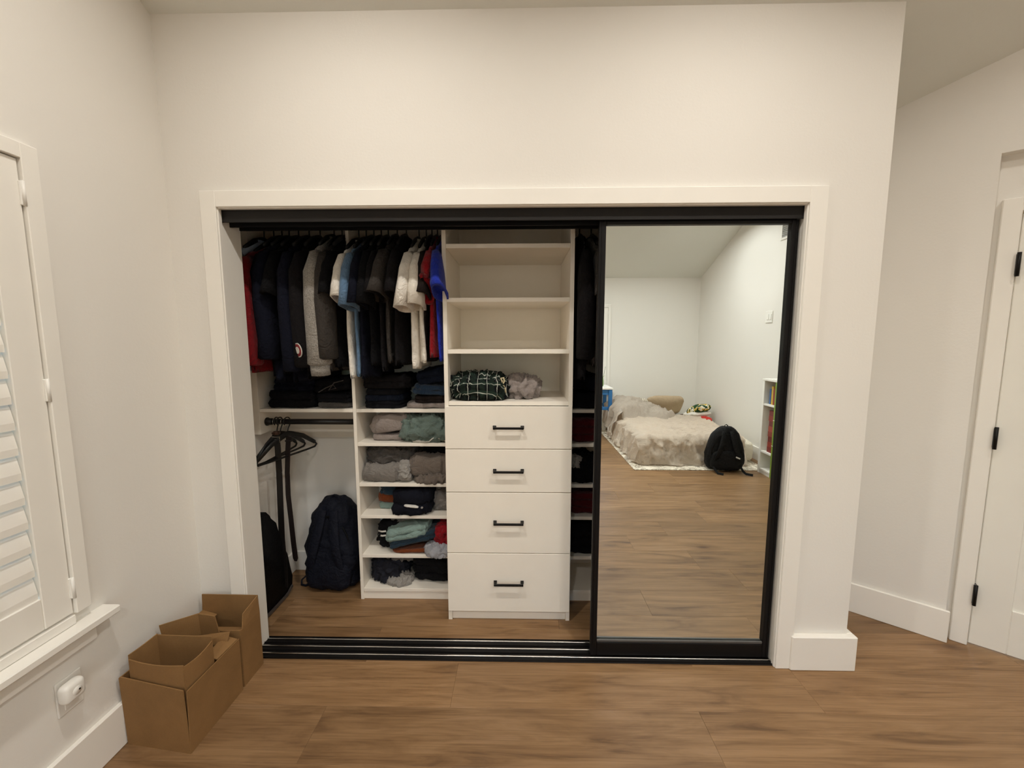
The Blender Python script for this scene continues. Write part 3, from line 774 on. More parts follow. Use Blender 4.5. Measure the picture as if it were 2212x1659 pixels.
# belts
def belt(label, pts, wd, m, buckle):
    t = thing('belt', label, 'belt', pts[-1]); t['group'] = 'belts on the lower rod'
    bm = bmesh.new(); strip(bm, pts, (1, -.25, 0), wd, .004)
    link('strap', bm, m, t)
    p = Vector(pts[0])
    if buckle:
        bm = bmesh.new()
        for dz in (0, .014, .026): box(bm, p.x - .024, p.x + .024, p.y - .010, p.y - .004, p.z - .012 - dz, p.z - .005 - dz, bev=.001)
        for dx in (-.024, .019): box(bm, p.x + dx, p.x + dx + .005, p.y - .010, p.y - .004, p.z - .040, p.z - .004, bev=.001)
        link('buckle', bm, STEEL, t)
        bm = bmesh.new(); lathe(bm, [(.012, -.012), (.020, -.006), (.022, .004), (.012, .012)], (p.x, p.y, p.z + .012), 10); link('hook_clip', bm, plain('bronze', '#4a352a', .45, metal=.6), t)
    else:
        bm = bmesh.new(); a, b = Vector(pts[-1]), Vector(pts[-3])
        for k in range(6):
            q = a.lerp(b, .18 + k * .13); lathe(bm, [(.0030, -.0045), (.0030, .0045)], q, 8, 'y')
        link('holes', bm, BLACKM, t)
        bm = bmesh.new(); box(bm, p.x - .02, p.x + .02, p.y - .007, p.y + .007, p.z - .03, p.z - .022, bev=.001); link('loop', bm, LEATHERB, t)
belt('black leather belt with silver buckle hanging from the lower rod', [(-.099, .445, .972), (-.098, .45, .90), (-.100, .452, .75), (-.104, .45, .56), (-.107, .448, .36), (-.104, .45, .2), (-.108, .45, .066)], .040, LEATHER, True)
belt('shorter dark brown belt with punched holes and rounded tip', [(-.056, .49, .955), (-.066, .492, .88), (-.080, .495, .74), (-.086, .50, .60), (-.080, .503, .45), (-.074, .502, .32), (-.066, .50, .215), (-.065, .50, .196)], [.032, .032, .032, .033, .033, .034, .034, .016], LEATHERB, False)

# ================================================================== FOLDED CLOTHES
def fold(name, label, x0, x1, y0, d, z0, h, n, m, seed, rot=0, amp=.005, rid=.0, group='folded clothes on the closet shelves', e1=.34, tilt=(0, 0), cat='clothing', jit=.008):
    bm = bmesh.new(); rr = random.Random(seed); t = h / n
    for i in range(n):
        a = (x1 - x0) / 2 * (1 - .04 * rr.random()); b = d / 2 * (1 - .05 * rr.random())
        pillow(bm, ((x0 + x1) / 2 + rr.uniform(-jit, jit) * .5, y0 + d / 2 + rr.uniform(-.2, 1) * jit, z0 + t * (i + .5)), (a, b, t * .54), e1, .42, 84, 18, amp, 22, seed + i * 3, rid * 1.4 + amp * .6, R(rot), squash=.97 if i == 0 else None, tilt=tilt)
    o = link(name, bm, m, None, True); settle(o)
    lo = min(v.co.z for v in o.data.vertices); o.location.z = max(o.location.z, z0 + .0005)
    return tag(o, label, cat, group)
def heap(name, label, c, half, m, seed, amp=.02, rid=.02, rot=0, e1=.8, e2=.75, nu=104, nv=52, group='crumpled clothes on the closet shelves', cat='clothing', tilt=(0, 0), scale=18):
    bm = bmesh.new(); pillow(bm, c, half, e1, e2, nu, nv, amp * .9, scale * 1.15, seed, rid * 1.5, R(rot), squash=.8, tilt=tilt)
    o = link(name, bm, m, None, True); settle(o); o.location.z = c[2] - half[2] * .85 if False else o.location.z
    return tag(o, label, cat, group)
z = ZS[0]
fold('folded_sweater', 'big black folded sweater at the front of the hanging section shelf', -.158, .118, .455, .25, z, .088, 2, blackc, 41, amp=.010)
fold('folded_sweater', 'black folded sweater lying on top of the big black one', -.135, .115, .48, .22, z + .092, .065, 2, navy, 42, amp=.012)
fold('folded_trousers', 'dark grey folded trousers under black ones beside the tower panel', .125, .330, .46, .24, z, .030, 1, dgrey, 43)
fold('folded_trousers', 'black folded trousers in the middle of the pile beside tower panel', .122, .328, .455, .25, z + .032, .046, 2, bdenim, 44, amp=.008)
o = fold('folded_trousers', 'black rumpled trousers with loose drawstring on top of the pile', .118, .328, .46, .24, z + .082, .065, 2, blackc, 45, amp=.014, tilt=(.12, 0))
bm = bmesh.new(); tube(bm, [(.15, .452, z + .092), (.19, .448, z + .115), (.235, .447, z + .135), (.25, .447, z + .115), (.21, .446, z + .105), (.24, .45, z + .145), (.29, .453, z + .158)], .0028, 6); bm.transform(Matrix.Translation(-o.location)); link('drawstring', bm, dgrey, o, True)
for k, (m, lb, h) in enumerate(((bdenim, 'lowest black folded jeans of the black stack', .036), (ddenim, 'second black folded jeans from the shelf in the black stack', .034), (bdenim, 'third black folded jeans from the shelf in the black stack', .036))):
    fold('folded_jeans', lb, .392, .612 - k * .004, .455 + k * .004, .26, z + [0, .037, .072][k], h, 1 if k else 2, m, 50 + k, amp=.006)
fold('folded_sweater', 'thick black folded sweater topping the black stack', .384, .655, .45, .26, z + .110, .066, 2, black2, 54, amp=.012)
fold('folded_trousers', 'taupe grey folded trousers at the bottom beside drawer tower', .628, .868, .45, .27, z, .028, 1, mauve, 55)
fold('folded_trousers', 'dark brown folded trousers between taupe trousers and blue jeans', .668, .872, .455, .26, z + .030, .036, 2, brownb, 56)
fold('folded_jeans', 'mid blue folded jeans in the stack beside drawer tower', .664, .874, .458, .25, z + .068, .050, 2, denim, 57, amp=.009, tilt=(-.06, 0))
fold('folded_jeans', 'dark navy folded jeans slumping at top beside drawer tower', .690, .876, .475, .23, z + .120, .078, 2, ddenim, 58, amp=.014, tilt=(.22, 0))
z = ZS[1]
fold('folded_shorts', 'thin mauve grey folded shorts lying under a plumper pair', .425, .600, .475, .22, z, .036, 1, mauve, 60)
fold('folded_sweatpants', 'plump mauve grey folded sweatpants on top of thin shorts', .422, .630, .475, .22, z + .037, .085, 1, mauve, 61, amp=.014, rid=.004, tilt=(.14, 0))
o = heap('crumpled_shorts', 'crumpled sage green shorts with white piping', (.742, .575, z + .062), (.135, .12, .075), sage, 62, .022, .020, e1=.6)
def on(o, bm): bm.transform(Matrix.Translation(-o.location)); return bm
bm = bmesh.new(); tube(bm, [(.80, .470, z + .13), (.806, .458, z + .10), (.812, .452, z + .06), (.80, .446, z + .035), (.775, .444, z + .022), (.76, .443, z + .008), (.72, .445, z + .006)], .004, 6); link('piping', on(o, bm), trimw, o, True)
bm = bmesh.new(); tube(bm, [(.80, .446, z + .032), (.83, .448, z + .02), (.85, .45, z + .012), (.862, .455, z + .03)], .004, 6); link('piping', on(o, bm), trimw, o, True)
bm = bmesh.new(); pillow(bm, (.70, .462, z + .009), (.035, .018, .008), .4, .6, 20, 8, .002, 20, 3); link('waistband', on(o, bm), trimw, o, True)
z = ZS[2]
fold('folded_sweatpants', 'grey folded sweatpants spreading over the shelf above navy pile', .372, .600, .455, .27, z, .082, 1, ggrey, 65, amp=.016, rid=.006)
heap('crumpled_sweater', 'crumpled darker grey sweater lying on grey folded sweatpants', (.515, .60, z + .130), (.125, .10, .060), dgrey, 66, .018, .016)
fold('folded_sweatpants', 'warm taupe folded sweatpants with bunched hem', .628, .872, .455, .27, z + .034, .092, 1, taupe, 67, amp=.014, rid=.004)
heap('crumpled_shorts', 'flattened taupe shorts bunched under the warm taupe sweatpants', (.775, .50, z + .018), (.095, .06, .021), taupe, 68, .010, .014, scale=22)
heap('crumpled_shirt', 'small grey shirt squeezed between grey and taupe sweatpants', (.610, .53, z + .055), (.038, .08, .055), lgrey, 69, .010, .008)
fold('folded_shirt', 'black folded shirt at the back above taupe sweatpants', .690, .872, .56, .16, z + .130, .065, 2, blackc, 70, amp=.01)
z = ZS[3]
fold('folded_shirt', 'mint green folded shirt at the bottom of the coloured stack', .425, .600, .52, .20, z, .036, 1, mint, 72)
fold('folded_shirt', 'rust orange folded shirt between mint and dark teal shirts', .425, .615, .52, .20, z + .037, .048, 1, rust, 73, amp=.008)
fold('folded_shirt', 'dark teal folded shirt on top of rust orange shirt', .440, .640, .52, .20, z + .086, .045, 2, teal, 74, amp=.012)
o = fold('folded_trousers', 'thick navy black folded trousers with pale waistband hanging over shelf edge', .535, .768, .425, .29, z + .001, .128, 2, fabric('ink_navy_cloth', '#10121c'), 75, amp=.014, e1=.42, tilt=(0, .12))
bm = bmesh.new(); pillow(bm, (.655, .430, z + .060), (.042, .012, .007), .5, .7, 22, 8, .002, 30, 4, tilt=(-.12, 0)); link('waistband', on(o, bm), trimw, o, True)
bm = bmesh.new(); lathe(bm, [(.004, -.006), (.007, -.002), (.007, .002), (.003, .005)], (.716, .424, z + .055), 10); link('cord_end', on(o, bm), lgrey, o, True)
fold('folded_shirt', 'red folded shirt peeking out above the navy black trousers', .64, .80, .60, .13, z + .135, .022, 1, dred, 76)
heap('crumpled_shirt', 'grey crumpled shirt in shelf corner behind navy black trousers', (.815, .60, z + .055), (.058, .10, .058), ggrey, 77, .012, .010, e1=.6)
z = ZS[4]
o = heap('striped_track_jacket', 'black crumpled track jacket with white sleeve stripes', (.500, .60, z + .075), (.072, .10, .082), blackc, 80, .014, .010, e1=.6)
for k in range(2):
    bm = bmesh.new(); zz = z + .092 + k * .026; strip(bm, [(.424 + .004 * k, .560, zz - .004), (.436, .505, zz - .006), (.462, .488, zz - .002), (.486, .486, zz + .002)], (0, 0, 1), .009, .003); link('stripe', on(o, bm), trimw, o)
for k in range(3):
    bm = bmesh.new(); xx = .515 + k * .022; strip(bm, [(xx + .010, .486, z + .064), (xx + .006, .484, z + .085), (xx, .486, z + .105), (xx - .003, .498, z + .124)], (1, 0, .2), .009, .003); link('stripe', on(o, bm), trimw, o)
heap('crumpled_shirt', 'grey crumpled shirt tucked over the striped track jacket', (.545, .62, z + .165), (.075, .08, .032), ggrey, 81, .010, .006)
fold('folded_shirt', 'rust orange shirt edge at the bottom of the slanted colourful pile', .520, .77, .44, .24, z, .016, 1, rust, 82, amp=.004, tilt=(.05, 0))
fold('folded_shirt', 'dark teal rolled shirt under the mint one, slumping sideways', .505, .800, .442, .25, z + .022, .050, 2, teal, 83, amp=.012, tilt=(.26, 0))
fold('folded_shirt', 'pale mint draped shirt topping the slanted pile', .490, .745, .436, .26, z + .070, .056, 2, mint, 84, amp=.012, tilt=(.20, .05))
heap('crumpled_shirt', 'bright red crumpled shirt in shelf corner beside drawer tower', (.830, .56, z + .085), (.046, .11, .085), red, 85, .014, .012, e1=.6)
heap('crumpled_shirt', 'pale grey shirt sleeve drooping over the shelf front edge', (.800, .462, z + .024), (.070, .055, .028), F('pale_grey_cloth', '#a3a4aa', .08), 86, .012, .010, rot=-14)
z = ZS[5]
heap('crumpled_shirt', 'dark charcoal crumpled shirt on the bottom shelf', (.480, .60, z + .060), (.095, .11, .068), fabric('blue_charcoal_cloth', '#23242c', .15), 90, .018, .014)
heap('crumpled_shirt', 'warm grey crumpled shirt lying over the dark charcoal one', (.545, .61, z + .135), (.10, .08, .030), ggrey, 91, .012, .010)
heap('crumpled_shirt', 'pale grey thin shirt poking out at bottom shelf front', (.545, .515, z + .016), (.075, .05, .020), lgrey, 92, .008, .010)
fold('folded_trousers', 'black folded trousers filling the bottom shelf beside drawer tower', .630, .872, .50, .23, z + .006, .135, 3, blackc, 93, amp=.012, tilt=(-.04, 0))
# upper open shelves of the drawer tower
z = 1.190
o = heap('flannel_shirt', 'crumpled dark green plaid flannel shirt above the drawers', (1.050, .43, z + .056), (.142, .135, .064), plaid_mat(), 95, .022, .016, e1=.65, nu=120, nv=60)
bm = bmesh.new(); tube(bm, [(1.165, .325, z + .075), (1.175, .318, z + .10), (1.168, .318, z + .115), (1.182, .318, z + .118), (1.186, .318, z + .100), (1.178, .318, z + .085), (1.19, .320, z + .062), (1.192, .322, z + .04)], .0045, 7); link('drawstring', on(o, bm), F('cream_cord', '#cfc09c'), o, True)
heap('crumpled_shirt', 'mauve grey crumpled shirt beside plaid flannel above the drawers', (1.275, .47, z + .046), (.085, .11, .053), mauve, 96, .018, .016, nu=110, nv=56)
heap('folded_cloth', 'flat dark maroon cloth on the highest shelf above drawers', (1.44, .42, 1.968 + .006), (.065, .06, .008), F('maroon_cloth', '#2c0d0c'), 97, .002, .002)
# strip of the other tower
gapred = F('maroon_knit', '#4a0c12')
z = ZS[0]
fold('folded_jeans', 'black folded jeans pile on top shelf in the door gap', 1.545, 1.74, .455, .26, z, .080, 2, bdenim, 100, amp=.008)
fold('folded_jeans', 'dark navy folded jeans topping the pile in the door gap', 1.548, 1.73, .46, .25, z + .082, .085, 2, navy, 101, amp=.016, tilt=(-.18, 0))
fold('folded_shirt', 'deep red folded shirt behind the gap beside upper drawer', 1.545, 1.74, .46, .25, ZS[1], .125, 3, gapred, 102, amp=.008)
heap('crumpled_shirt', 'black crumpled shirt in the gap beside second drawer', (1.63, .575, ZS[2] + .065), (.085, .12, .075), blackc, 103, .016, .012)
heap('crumpled_shirt', 'grey scrap of shirt lying on black one in the gap', (1.578, .50, ZS[2] + .112), (.034, .04, .026), lgrey, 104, .008, .01)
fold('folded_shirt', 'deep red folded shirt in the gap beside third drawer', 1.545, 1.74, .47, .25, ZS[3], .115, 3, gapred, 105, amp=.008)
fold('folded_trousers', 'black folded trousers in the gap beside lowest drawers', 1.545, 1.74, .45, .26, ZS[4], .150, 3, blackc, 106, amp=.008)

# ================================================================== BAGS IN THE CLOSET
def backpack(label, base, w, d, h, m, rotz, seed, top=.72, lean=0, straps='front', sag=.012):
    t = thing('backpack', label, 'backpack', base, rotz)
    M = Matrix.Translation(base) @ Matrix.Rotation(rotz, 4, 'Z')
    def shape(bm):
        for v in bm.verts:
            k = max(0, min(1, v.co.z / h)); s = 1 - (1 - top) * k ** 1.6
            v.co.x *= s; v.co.y = v.co.y * (1 - .30 * k ** 1.5) + lean * k * h
        bm.transform(M); return bm
    bm = bmesh.new(); pillow(bm, (0, 0, h / 2), (w / 2, d / 2, h / 2), .62, .50, 60, 40, sag, 7, seed, sag * .9, squash=.94)
    link('body', shape(bm), m, t, True)
    bm = bmesh.new(); pillow(bm, (0, -d * .40, h * .26), (w * .40, d * .22, h * .23), .6, .55, 44, 24, sag * .8, 9, seed + 2, sag * .5)
    link('front_pocket', shape(bm), m, t, True)
    bm = bmesh.new()
    pts = [(w * .43 * math.sin(a), -d * .50 * (1 - .12 * abs(math.sin(a))), h * .50 + h * .36 * math.cos(a)) for a in [R(x) for x in range(-118, 119, 12)]]
    tube(bm, pts, .005, 6); link('zip', shape(bm), BLACKM, t, True)
    bm = bmesh.new(); tube(bm, [(-.035, 0, h * .95), (-.03, -.005, h + .018), (0, -.008, h + .03), (.03, -.005, h + .018), (.035, 0, h * .95)], .009, 8, flat=(1.2, .6)); link('top_handle', shape(bm), m, t, True)
    sy = -1 if straps == 'front' else 1
    for sx in (-1, 1):
        bm = bmesh.new(); ps = []
        for k in range(11):
            q = k / 10
            ps.append((sx * w * (.15 + .20 * q ** 1.4), sy * (d * .44 + .045 * math.sin(math.pi * q) + .012), h * (.93 - .80 * q)))
        strip(bm, ps, (1, 0, 0), [.07, .072, .072, .07, .068, .064, .058, .05, .035, .03, .028], .014)
        bmesh.ops.bevel(bm, geom=list(bm.edges), offset=.004, segments=1, affect='EDGES')
        link('shoulder_strap', shape(bm), m, t, True)
    return t, shape
bpm = fabric('navy_nylon', '#10131f', 0, 700, .7); bpm2 = fabric('black_nylon', '#0f0f10', 0, 700, .65)
t, shp = backpack('dark navy slouching backpack on the closet floor under hangers', (.125, .615, 0), .345, .22, .525, bpm, R(-4), 120, .66, .03, 'front', .020)
bm = bmesh.new(); tube(bm, [(-.15, -.02, .03), (-.185, -.03, .045), (-.205, -.05, .028), (-.195, -.07, .010), (-.165, -.075, .008), (-.14, -.06, .014)], .010, 8, flat=(1, .5)); link('strap_loop', shp(bm), bpm, t, True)
bm = bmesh.new(); pillow(bm, (.02, -.085, .275), (.15, .045, .035), .7, .7, 40, 14, .012, 10, 9, .006, tilt=(-.22, 0)); link('sagging_flap', shp(bm), bpm, t, True)
bm = bmesh.new(); box(bm, .085, .092, -.118, -.112, .285, .31, bev=.001); link('zip_pull', shp(bm), STEEL, t)
# tall soft case behind the jamb
t = thing('instrument_case', 'tall black soft case with tapered top leaning behind the closet jamb', 'case', (-.14, .34, 0))
bm = bmesh.new(); prof = [(.16, .004), (.49, .004), (.535, .03), (.545, .09), (.525, .17), (.488, .25), (.452, .32), (.425, .40), (.402, .48), (.382, .53), (.35, .565), (.30, .578), (.22, .575), (.17, .555), (.15, .50)]
vs = prism(bm, prof, 'x', -.198, -.105); es = [e for e in bm.edges if abs(e.verts[0].co.x - e.verts[1].co.x) < 1e-4]
bmesh.ops.bevel(bm, geom=es, offset=.02, segments=3, affect='EDGES'); link('body', bm, fabric('case_nylon', '#0c0c0e', 0, 700, .7), t, True)
bm = bmesh.new(); strip(bm, [(-.101, .20, .02), (-.0985, .30, .015), (-.0985, .45, .015), (-.101, .51, .035)], (0, 0, 1), .018, .006); link('metal_edge', bm, plain('dull_metal', '#6b6866', .45, metal=.7), t)
bm = bmesh.new(); strip(bm, [(-.103, .17, .30), (-.1015, .22, .33), (-.1015, .27, .33), (-.103, .32, .30)], (0, 0, 1), .022, .012); link('carry_handle', bm, bpm2, t)

# ================================================================== CARDBOARD BOXES
def panel(par, name, quad, th=.004):
    """a flat cardboard sheet through four corners"""
    bm = bmesh.new(); q = [Vector(p) for p in quad]; n = (q[1] - q[0]).cross(q[3] - q[0]).normalized() * th / 2
    a = [bm.verts.new(p - n) for p in q]; b = [bm.verts.new(p + n) for p in q]
    bm.faces.new(a[::-1]); bm.faces.new(b)
    for i in range(4): bm.faces.new((a[i], a[(i + 1) % 4], b[(i + 1) % 4], b[i]))
    return link(name, bm, CARD, par)
# long low carton
fa, fb, ba, bb = (-.196, -.408), (.068, -.440), (-.196, -.168), (.071, -.172)
H1 = .250
t = thing('cardboard_box', 'long low open cardboard box under the window sill, smaller boxes inside', 'box', (-.065, -.30, 0), 0, 'cardboard boxes by the closet')
def v3(p, z): return (p[0], p[1], z)
panel(t, 'bottom', [v3(fa, .004), v3(fb, .004), v3(bb, .004), v3(ba, .004)])
panel(t, 'front_panel', [v3(fa, 0), v3(fb, 0), v3((.060, -.4392), H1), v3((-.200, -.408), H1 + .022)])
panel(t, 'side_panel', [v3(fb, 0), v3(bb, 0), v3((.072, -.172), H1 - .012), v3((.070, -.436), H1 - .006)])
panel(t, 'side_panel', [v3(fa, 0), v3(ba, 0), v3((-.200, -.168), H1 + .01), v3((-.202, -.41), H1 + .018)])
panel(t, 'back_panel', [v3(ba, 0), v3(bb, 0), v3((.07, -.174), H1 - .02), v3((-.196, -.17), H1)])
panel(t, 'flap', [(-.190, -.235, H1), (-.085, -.176, H1 + .01), (-.085, -.182, H1 + .108), (-.196, -.245, H1 + .100)])
panel(t, 'flap', [(-.085, -.176, H1 + .01), (.002, -.180, H1 - .005), (-.012, -.186, H1 + .10), (-.085, -.182, H1 + .108)])
panel(t, 'flap', [(.068, -.288, H1 - .008), (.069, -.176, H1 - .012), (.018, -.186, H1 + .012), (.016, -.285, H1 - .004)])
panel(t, 'flap', [(-.075, -.255, H1 + .002), (.048, -.205, H1 - .002), (.054, -.193, H1 + .038), (-.068, -.232, H1 + .045)])
# small open carton nested in it
g0, g1, g2, g3 = (-.168, -.400), (.056, -.425), (.060, -.296), (-.160, -.292)
zb, zt_ = .012, .342
t = thing('cardboard_box', 'small open topped cardboard box nested at the near end of the long one', 'box', (-.05, -.35, zb), 0, 'cardboard boxes by the closet')
def bulge(a, b, za, zb_, out, name):
    bm = bmesh.new(); a, b, out = Vector((*a, 0)), Vector((*b, 0)), Vector((*out, 0)); rows = []
    for j in range(9):
        kz = j / 8; z_ = za + (zb_ - za) * kz; row = []
        for i in range(9):
            k = i / 8; p = a.lerp(b, k); p = p + out * (.005 * math.sin(math.pi * k) * kz); p.z = z_ - .006 * math.sin(math.pi * k) * kz; row.append(p)
        rows.append(row)
    o_ = out * .002
    A = [[bm.verts.new(p + o_) for p in r] for r in rows]; D = [[bm.verts.new(p - o_) for p in r] for r in rows]
    for j in range(8):
        for i in range(8):
            bm.faces.new((A[j][i], A[j][i + 1], A[j + 1][i + 1], A[j + 1][i])); bm.faces.new((D[j][i], D[j + 1][i], D[j + 1][i + 1], D[j][i + 1]))
    for i in range(8):
        bm.faces.new((A[8][i], A[8][i + 1], D[8][i + 1], D[8][i])); bm.faces.new((A[0][i + 1], A[0][i], D[0][i], D[0][i + 1]))
    for j in range(8):
        bm.faces.new((A[j][0], A[j + 1][0], D[j + 1][0], D[j][0])); bm.faces.new((A[j + 1][8], A[j][8], D[j][8], D[j + 1][8]))
    return link(name, bm, CARD, t)
panel(t, 'bottom', [v3(g0, zb + .003), v3(g1, zb + .003), v3(g2, zb + .003), v3(g3, zb + .003)])
bulge(g0, g1, zb, .335, (-.1, -1), 'side_panel'); bulge(g1, g2, zb, .330, (1, 0), 'side_panel')
bulge(g2, g3, zb, .348, (0, 1), 'side_panel'); bulge(g3, g0, zb, .352, (-1, 0), 'side_panel')
# tall carton against the jamb
t = thing('cardboard_box', 'taller cardboard box with raised flaps standing against the closet casing', 'box', (-.065, -.09, 0), 0, 'cardboard boxes by the closet')
x0, x1, y0, y1, h2 = -.196, .068, -.156, -.030, .262
panel(t, 'bottom', [(x0, y0, .004), (x1, y0, .004), (x1, y1, .004), (x0, y1, .004)])
panel(t, 'side_panel', [(x0, y0, 0), (x1, y0, 0), (x1, y0, h2), (x0, y0, h2)])
panel(t, 'side_panel', [(x1, y0, 0), (x1, y1, 0), (x1, y1, h2), (x1, y0, h2)])
panel(t, 'side_panel', [(x1, y1, 0), (x0, y1, 0), (x0, y1, h2), (x1, y1, h2)])
panel(t, 'side_panel', [(x0, y1, 0), (x0, y0, 0), (x0, y0, h2), (x0, y1, h2)])
panel(t, 'flap', [(x1, y0 + .012, h2), (x1, y1, h2), (x1 - .004, y1, .338), (x1 - .006, y0 + .03, .318)])
panel(t, 'flap', [(x1, y1, h2), (x0, y1, h2), (x0 + .002, y1 + .002, .340), (x1 - .004, y1 + .002, .338)])
panel(t, 'flap', [(x0 + .01, y0, h2), (x1, y0, h2), (x1 - .01, y0 + .045, h2 - .02), (x0 + .02, y0 + .045, h2 - .02)])
panel(t, 'flap', [(x0, y1, h2), (x0, y0, h2), (x0 + .075, y0 + .01, h2 - .012), (x0 + .075, y1 - .01, h2 - .012)])

# ================================================================== OUTLET AND PLUG
t = thing('wall_outlet', 'white wall outlet plate below the window sill', 'outlet', (XL, -.55, .285))
link('plate', B(XL, XL + .006, -.588, -.512, .286, .405, bev=.003, seg=2), WHITEPL, t)
link('socket', B(XL + .006, XL + .008, -.570, -.530, .300, .335, bev=.001), WHITEPL, t)
t = thing('plug_adapter', 'white square plug-in adapter with tiny dark light in wall outlet', 'plug', (XL + .008, -.562, .34))
link('body', B(XL + .0085, XL + .046, -.594, -.532, .335, .398, bev=.014, seg=4), WHITEPL, t, True)
bm = bmesh.new(); lathe(bm, [(.003, XL + .0455), (.003, XL + .0475)], (0, -.556, .366), 12, 'x'); link('indicator', bm, BLACKM, t)
bm = bmesh.new(); lathe(bm, [(.014, XL + .0455), (.0135, XL + .0468)], (0, -.562, .366), 24, 'x'); link('face_disc', bm, WHITEPL, t, True)

# ================================================================== BEDROOM SEEN IN THE MIRROR
o = tag(link('area_rug', B(2.60, 4.15, -4.78, -2.725, .0005, .010, bev=.003), rug_mat()), 'cream patterned rug under the low bed', 'rug')
MX0, MX1, MY0, MY1, MZ = 2.78, 4.15, -4.92, -2.98, .285
sheet = fabric('cream_sheet', '#dfd8c6', .04); blank = fabric('cream_blanket', '#ece0d1', .06); greige = fabric('grey_beige_blanket', '#dfd4c7', .06)
t = thing('mattress', 'low mattress with cream sheet lying on the rug', 'mattress', ((MX0 + MX1) / 2, (MY0 + MY1) / 2, .011))
bm = bmesh.new(); pillow(bm, ((MX0 + MX1) / 2, (MY0 + MY1) / 2, .011 + (MZ - .011) / 2), ((MX1 - MX0) / 2, (MY1 - MY0) / 2, (MZ - .011) / 2), .12, .28, 80, 20, .006, 5, 200, .006, squash=.97); link('core', bm, sheet, t, True)
def cover(name, label, x0, x1, y0, y1, zt_, m, seed, over, amp, rid, nx=84, ny=92, taper=None):
    """blanket: flat on top, falling over the edges listed in over (xm, ym: low x side, high y side)"""
    bm = bmesh.new(); G = []
    ox, oy = over
    for j in range(ny + 1):
        row = []
        for i in range(nx + 1):
            u = -ox + (x1 - x0 + ox) * i / nx; v_ = (y1 - y0 + oy) * j / ny
            x = x0 + u; y = y0 + v_; z_ = zt_; px = max(0, -u); py = max(0, v_ - (y1 - y0))
            drop = 0
            if px: drop = max(drop, px); x = x0 - .03 - .22 * px
            if py: drop = max(drop, py); y = y1 + .02 + .13 * py
            rid_ = ridge((x * .8, y * 1.5, drop), 4.5, seed); f = fbm((x, y, drop), 3.0, seed)
            z_ = zt_ - drop + (amp * f * 1.4 + rid * (rid_ + .3) + rid * .4 * ridge((x, y * 1.3, drop), 13, seed + 4)) * (1 if not (px or py) else .35)
            if px: x -= .09 * ridge((0, y, z_ * .35), 6, seed) + .03 * f
            if py: y += .075 * ridge((x, 0, z_ * .6 + x * .5), 5, seed) * min(1, py / .08) + .02 * ridge((x, 0, z_), 16, seed)
            if taper: x, y, z_ = taper(x, y, z_)
            z_ = max(z_, .013 + .012 * max(0, rid_))
            row.append(bm.verts.new((x, y, z_)))
        G.append(row)
    for j in range(ny):
        for i in range(nx): bm.faces.new((G[j][i], G[j][i + 1], G[j + 1][i + 1], G[j + 1][i]))
    r = bmesh.ops.solidify(bm, geom=list(bm.faces), thickness=.006)
    o = link(name, bm, m, None, True); settle(o); return tag(o, label, 'blanket', 'bed covers')
cover('blanket', 'cream blanket spread over the mattress foot behind the black backpack', MX0, 3.98, -4.35, MY1, MZ + .040, blank, 210, (.30, .34), .035, .034, nx=110, ny=120)
def ss(a, b, v):
    k = max(0, min(1, (v - a) / (b - a))); return k * k * (3 - 2 * k)
def quilt(x, y, z_):
    z_ += .13 * max(0, 1 - abs(x - 2.95) / .5) * ss(-3.95, -4.35, y) + .05 * ss(0, 1, ridge((x * .7 + y * .4, y, 0), 7, 77) + .2)
    if x > MX0: z_ = MZ - .03 + (z_ - MZ + .03) * (1 - ss(-4.14, -3.96, y + .10 * fbm((x, 0, 0), 4, 5))) * (1 - ss(3.5, 3.76, x))
    return x, y, z_
def bunch(x, y, z_):
    k = math.exp(-((y + 4.15) / .22) ** 2); return x, y, z_ + .05 * k * (1 + .8 * ridge((x, y, 0), 9, 3))
cover('rumpled_quilt', 'beige rumpled quilt bunched near the pillows on the mattress', MX0 - .005, 3.75, -4.72, -3.95, MZ + .075, greige, 213, (.30, .0), .06, .060, nx=110, ny=80, taper=quilt)
def cushion(name, label, c, half, m, seed, rx=0, rz=0, group='pillows on the low bed', cat='pillow'):
    t = thing(name, label, cat, c, 0, group); bm = bmesh.new()
    pillow(bm, (0, 0, 0), half, .42, .95, 56, 24, .010, 7, seed, .008)
    bm.transform(Matrix.Translation(c) @ Matrix.Rotation(R(rz), 4, 'Z') @ Matrix.Rotation(R(rx), 4, 'X')); link('case', bm, m, t, True)
    return t
cushion('pillow', 'tan pillow standing against wall at bed head', (3.66, -4.82, .43), (.31, .20, .085), fabric('tan_cloth', '#b7a286', .05), 220, 52)
cushion('pillow', 'grey striped pillow under the bunched quilt at bed head', (3.08, -4.78, .43), (.29, .19, .09), stripes_mat('striped_ticking', '#cfc6b6', '#8f8678', 9, 0, .25), 221, 40)
cushion('cushion', 'green and yellow patterned cushion at the bed wall', (4.03, -4.32, .445), (.15, .13, .062), patch_mat('green_pattern', '#12401f', '#caa93a', '#e8e4d4', 9), 222, 30, -20, cat='cushion')
cushion('cushion', 'white cushion under the green patterned one', (4.02, -4.36, .365), (.17, .15, .05), white, 223, 12, -15, cat='cushion')
o = heap('folded_throw', 'bright red cloth lying on the bed beside the wall', (4.06, -4.18, .318), (.085, .11, .035), fabric('coral_red_cloth', '#c43a30'), 224, .010, .006, group='bed covers', cat='blanket')
o = heap('folded_throw', 'dark brown cloth lying next to the bright red cloth', (3.84, -4.36, .316), (.085, .10, .034), fabric('dark_brown_cloth', '#3a2724'), 225, .010, .006, group='bed covers', cat='blanket')
t, shp = backpack('black backpack with padded straps leaning against the bed foot', (3.645, -2.775, .011), .44, .21, .50, bpm2, R(180 + 8), 230, .55, -.06, 'front', .012)
